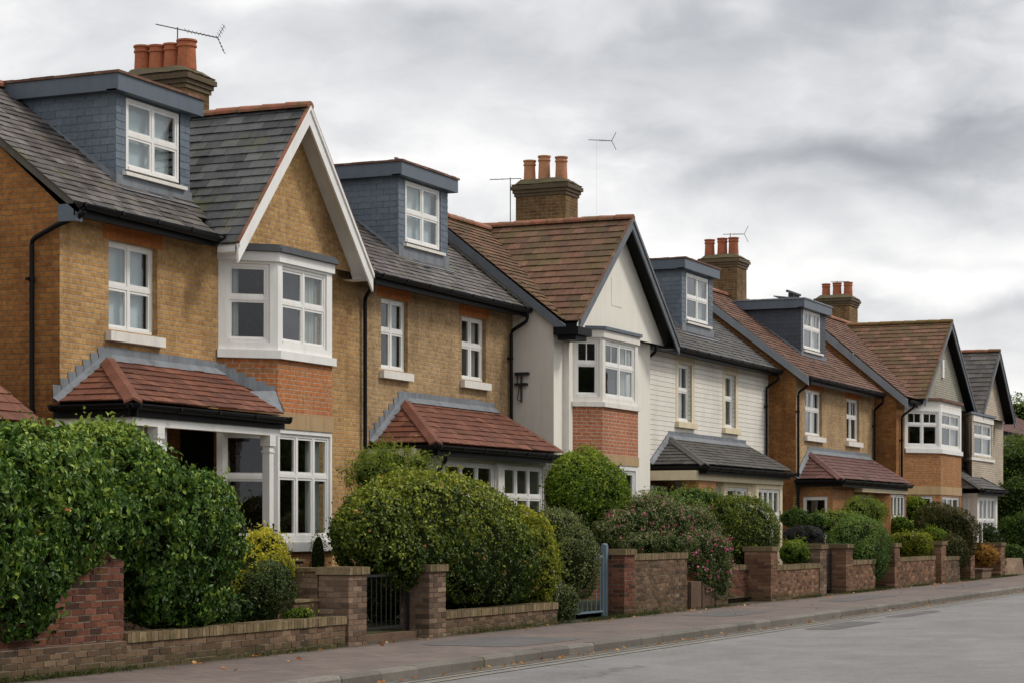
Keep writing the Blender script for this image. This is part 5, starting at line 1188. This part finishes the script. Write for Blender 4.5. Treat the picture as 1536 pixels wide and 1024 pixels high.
tree('darker tree behind the nearest leafy tree', 100, 18.5, 6, 2.2, [(100,18.5,3.2,2.6,2.2,2.4),(102.5,19,3.6,2.2,2.0,2.2)], 15000, .13, LF['tree'], 52)
tree('tree top showing above the distant house roof', S(1528,34), 34, 11, 3, [(S(1530,34),34,H(1530,612,34)-1.2,5,3,2.1),(S(1556,34),34,H(1530,606,34)-1.2,5,3,2.4)], 9000, .22, LF['tree'], 53)
tree('tree beyond the far end of the street', 150, 16, 8, 4, [(150,16,4.5,5,4,4),(158,14,4.2,5,4,4)], 12000, .22, LF['tree'], 54)

# grass and moss tufts along the wall foot, fallen leaves in the gutter
rg = np.random.default_rng(5); n = 16000
xs = rg.uniform(18, 75, n); dens = np.sin(xs*1.1)+np.sin(xs*.37+1)+rg.normal(0,.6,n); xs = xs[dens > .5]; n = len(xs)
Pn = np.stack([xs, 13.77-np.abs(rg.normal(0,.07,n)), rg.uniform(.0,.05,n)], 1); NN = rg.normal(size=(n,3)); NN[:,2] *= .3
tag(leafmesh('grass', Pn, NN, .07, .010, rg, LF['grass'], None, rg.random(n), -1.0), 'mossy grass tufts along the foot of the garden walls', 'grass', kind='stuff')
n = 420; xs = rg.uniform(19, 70, n); w = rg.random(n) < .55
ys = np.where(w, 13.75-np.abs(rg.normal(0,.18,n)), 11.02-np.abs(rg.normal(0,.12,n))); zz = np.where(w, .012, ROADZ+.02); k = rg.random(n) < .05; ys = np.where(k, rg.uniform(11.3,13.6,n), ys); zz = np.where(k, .012, zz)
NN = rg.normal(0,.25,size=(n,3)); NN[:,2] = 1.6
tag(leafmesh('fallen_leaves', np.stack([xs,ys,zz],1), NN, .07, .045, rg, LF['dead'], None, rg.random(n), 0), 'scattered orange fallen leaves along the gutter and walls', 'leaves', kind='stuff')

# =================================================================== THE OTHER SIDE OF THE STREET (out of view, added for the window panes to reflect)
for i in range(9):
    x = 14+i*13.0; o = empty('opposite_house', (x+5.5,-14,0), 'unseen house added across the street for the bay panes to reflect', 'house', 'houses across the street'); hh = 5.4+.5*(i%3)
    mb = MB(); mb.box(x, x+11, -19, -10, 0, hh); mb.build('wall', M[('yellow','redbay','render')[i%3]], o)
    mb = MB(); mb.prism([(x-.2,-9.6,hh-.1),(x-.2,-14.5,hh+3.2),(x-.2,-19.4,hh-.1)], (11.4,0,0)); mb.build('roof', M['slate_dark'], o)
    mb = MB(); mb.box(x+.4, x+1.1, -15, -13.6, hh+1.8, hh+4.4); mb.build('chimney', M['chimney'], o)
    for a, z in ((1.5,1.0),(6.5,1.0),(1.5,3.7),(6.5,3.7)):
        mb = MB(); mb.box(x+a,x+a+1.8,-10.0,-9.94,z,z+1.3); mb.build('window', M['white'], o); mb = MB(); mb.box(x+a+.1,x+a+1.7,-9.94,-9.935,z+.1,z+1.2); mb.build('pane', M['iron'], o)
proto = None
for i in range(16):  # added trees hide the sky from the ground-floor panes, darkening their reflections
    x = 18+i*9.5; loc = (x, -7.2+(i%3)*.8, 0)
    if proto is None: proto = foliage('opposite_tree', 'unseen tree added across the street to darken the lower panes', 'tree', [(x,-7.2,3.6,3.6,2.0,3.2),(x+3,-7.4,2.2,2.8,1.6,2.2)], 5000, .28, .16, LF['tree'], 77, lump=.16, freq=1.4, group='trees across the street', zmin=.1)
    else:
        o = proto.copy(); col.objects.link(o); o.location = loc; c = proto.children[0].copy(); col.objects.link(c); c.parent = o
# =================================================================== PARKED VEHICLE AT THE RIGHT EDGE
def car(s, t, z0, label):
    o = empty('parked_car', (s,t,z0), label, 'car'); cp = paint('black_car_paint', (.012,.013,.016), .2, .1, 0, 10, .6); gl = paint('dark_car_glass', (.01,.012,.015), .05, 0, 0, 10, .8)
    W = .92; prof = [(-2.3,.35),(-2.35,.75),(-2.2,1.0),(-1.2,1.08),(-.55,1.62),(.2,1.74),(1.7,1.72),(2.2,1.15),(2.3,.8),(2.28,.35)]
    mb = MB(); n = len(prof)
    secs = [(-W,.0),(-W*.97,1),( W*.97,1),(W,.0)]
    for i in range(n-1):
        (x0,a0),(x1,a1) = prof[i], prof[i+1]; k0 = 1-.13*max(0,(a0-1)/.7); k1 = 1-.13*max(0,(a1-1)/.7)
        mb.poly([(s+x0,t-W*k0,z0+a0),(s+x1,t-W*k1,z0+a1),(s+x1,t+W*k1,z0+a1),(s+x0,t+W*k0,z0+a0)])
    for sg in (-1, 1):
        mb.poly([(s+x, t+sg*W, z0+a) for x, a in prof if a <= 1.16]); 
        mb.poly([(s-1.2,t+sg*W,z0+1.08),(s-.55,t+sg*W*.885,z0+1.62),(s+.2,t+sg*W*.862,z0+1.74),(s+1.7,t+sg*W*.866,z0+1.72),(s+2.2,t+sg*W*.97,z0+1.15)])
    mb.build('body', cp, o, recalc=False)
    g = MB()
    for sg in (-1, 1):
        for xa, xb in ((-.95,.1),(.18,1.1),(1.18,1.85)):
            g.poly([(s+xa,t+sg*(W+.004)*.975,z0+1.15),(s+xb,t+sg*(W+.004)*.975,z0+1.15),(s+min(xb,1.62),t+sg*(W*.88+.01),z0+1.6),(s+max(xa,-.45),t+sg*(W*.88+.01),z0+1.6)])
    g.poly([(s-1.15,t-.8,z0+1.13),(s-1.15,t+.8,z0+1.13),(s-.6,t+.72,z0+1.60),(s-.6,t-.72,z0+1.60)]); g.build('window', gl, o, recalc=False)
    r = MB()
    for sg in (-1, 1): r.tube([(s-.2,t+sg*.7,z0+1.80),(s+1.5,t+sg*.7,z0+1.80)], .025, 6)
    r.build('roof_rail', M['aerial'], o)
    for x in (-1.5, 1.45):
        for sg in (-1, 1):
            w = MB(); w.tube([(s+x,t+sg*.74,z0+.34),(s+x,t+sg*.95,z0+.34)], .34, 20); wh = w.build('wheel', M['iron'], o); w = MB(); w.tube([(s+x,t+sg*.94,z0+.34),(s+x,t+sg*.965,z0+.34)], .2, 16); w.build('rim', M['aerial'], wh)
    l = MB()
    for sg in (-1, 1): l.box(s-2.34,s-2.2,t+sg*.62-.15,t+sg*.62+.15,z0+.72,z0+.88)
    l.build('headlight', M['white'], o)
car(S(1540,15.5)+1.2, 15.6, .35, 'black car partly visible at the right edge behind the bush')

# =================================================================== SKY AND LIGHT
SUN_EL, SUN_AZ = math.radians(48), math.radians(-62)     # azimuth of the sun direction in the street frame (from +x towards +y)
sd = Vector((math.cos(SUN_EL)*math.cos(SUN_AZ), math.cos(SUN_EL)*math.sin(SUN_AZ), math.sin(SUN_EL)))
sl = bpy.data.lights.new('sun', 'SUN'); sl.energy = 1.5; sl.angle = math.radians(12); sl.color = (1, .945, .87)
so_ = bpy.data.objects.new('sun', sl); col.objects.link(so_); so_.rotation_euler = sd.to_track_quat('Z', 'Y').to_euler(); so_.location = (0,0,50)
wd = bpy.data.worlds.new('World'); scene.world = wd; wd.use_nodes = True; nt = wd.node_tree; nt.nodes.clear()
out = N(nt, 'ShaderNodeOutputWorld'); bg1 = N(nt, 'ShaderNodeBackground'); bg2 = N(nt, 'ShaderNodeBackground'); mx = N(nt, 'ShaderNodeMixShader')
sky = N(nt, 'ShaderNodeTexSky'); sky.sky_type = 'NISHITA'; sky.sun_disc = False; sky.sun_elevation = SUN_EL; sky.sun_rotation = math.pi/2-SUN_AZ
nt.links.new(sky.outputs[0], bg1.inputs[0]); bg1.inputs[1].default_value = .10
tc = N(nt, 'ShaderNodeTexCoord'); sp_ = N(nt, 'ShaderNodeSeparateXYZ'); nt.links.new(tc.outputs['Generated'], sp_.inputs[0])
el = math_(nt, 'MULTIPLY', math_(nt, 'ARCSINE', sp_.outputs[2]), 180/math.pi); az = math_(nt, 'MULTIPLY', math_(nt, 'ARCTAN2', sp_.outputs[1], sp_.outputs[0]), 180/math.pi)
# cloud coordinates (degrees)
cv = N(nt, 'ShaderNodeCombineXYZ'); nt.links.new(math_(nt, 'MULTIPLY', az, .15), cv.inputs[0]); nt.links.new(math_(nt, 'MULTIPLY', el, .30), cv.inputs[1]); cv.inputs[2].default_value = 3.7
wn = N(nt, 'ShaderNodeTexNoise'); wn.inputs['Scale'].default_value = 1.1; wn.inputs['Detail'].default_value = 3; nt.links.new(cv.outputs[0], wn.inputs['Vector'])
va = N(nt, 'ShaderNodeVectorMath'); va.operation = 'MULTIPLY_ADD'; nt.links.new(wn.outputs['Color'], va.inputs[0]); va.inputs[1].default_value = (.55,.55,0); nt.links.new(cv.outputs[0], va.inputs[2])
n1 = noi(nt, va.outputs[0], 1.0, 5, .45); n2 = noi(nt, va.outputs[0], 3.0, 6, .55)
val = math_(nt, 'ADD', math_(nt, 'MULTIPLY', math_(nt, 'SUBTRACT', n1, .5), .85), math_(nt, 'MULTIPLY', math_(nt, 'SUBTRACT', n2, .5), .30))
# wobble the cloud masses' coordinates so their edges are ragged
wob = noi(nt, va.outputs[0], 1.6, 6, .6)
azw = math_(nt, 'ADD', az, math_(nt, 'MULTIPLY', math_(nt, 'SUBTRACT', wob, .5), 9)); elw = math_(nt, 'ADD', el, math_(nt, 'MULTIPLY', math_(nt, 'SUBTRACT', n1, .5), 7))
def mass(px, py, wx, wy, amp):
    a0 = 24-math.degrees(math.atan((px-768)/FPX)); e0 = math.degrees(math.atan((HOR-py)/FPX)); sx = math.degrees(wx/FPX); sy = math.degrees(wy/FPX)
    dx = math_(nt, 'DIVIDE', math_(nt, 'SUBTRACT', azw, a0), sx); dy = math_(nt, 'DIVIDE', math_(nt, 'SUBTRACT', elw, e0), sy)
    r = math_(nt, 'ADD', math_(nt, 'MULTIPLY', dx, dx), math_(nt, 'MULTIPLY', dy, dy))
    return math_(nt, 'MULTIPLY', math_(nt, 'POWER', 2.718, math_(nt, 'MULTIPLY', r, -1.0)), amp)
tot = math_(nt, 'ADD', val, .58)
for a in ((1330,238,330,50,-.42),(1150,90,420,110,-.20),(600,20,420,90,-.16),(1000,180,110,30,-.12),(700,290,250,110,.22),(260,110,260,120,.05),(1250,400,330,60,.12),(1000,470,600,60,.06),(1450,600,200,60,.12),(1400,350,260,24,-.10),(1536,480,240,26,-.14),(1520,40,120,60,.16)):
    tot = math_(nt, 'ADD', tot, mass(*a))
cc = ramp(nt, tot, [(.06, (.27,.28,.30)), (.32, (.42,.43,.45)), (.55, (.62,.62,.63)), (.80, (.90,.89,.87))])
hz_ = math_(nt, 'ADD', math_(nt, 'MULTIPLY', math_(nt, 'MAXIMUM', sp_.outputs[2], 0.0), .35), .93)      # an overcast sky is brighter overhead
gm_ = N(nt, 'ShaderNodeVectorMath'); gm_.operation = 'SCALE'; nt.links.new(cc, gm_.inputs[0]); nt.links.new(hz_, gm_.inputs['Scale'])
nt.links.new(gm_.outputs[0], bg2.inputs[0]); bg2.inputs[1].default_value = 1.0
mx.inputs[0].default_value = .96; nt.links.new(bg1.outputs[0], mx.inputs[1]); nt.links.new(bg2.outputs[0], mx.inputs[2]); nt.links.new(mx.outputs[0], out.inputs[0])

vs = scene.view_settings; scene.display_settings.display_device = 'sRGB'; vs.view_transform = 'Standard'; vs.look = 'None'; vs.exposure = .40; vs.gamma = 1; vs.use_curve_mapping = False
cy = scene.cycles; cy.max_bounces = 6; cy.diffuse_bounces = 3; cy.glossy_bounces = 3; cy.transmission_bounces = 4; cy.transparent_max_bounces = 8; cy.use_denoising = True; cy.sample_clamp_indirect = 4
scene.render.film_transparent = False
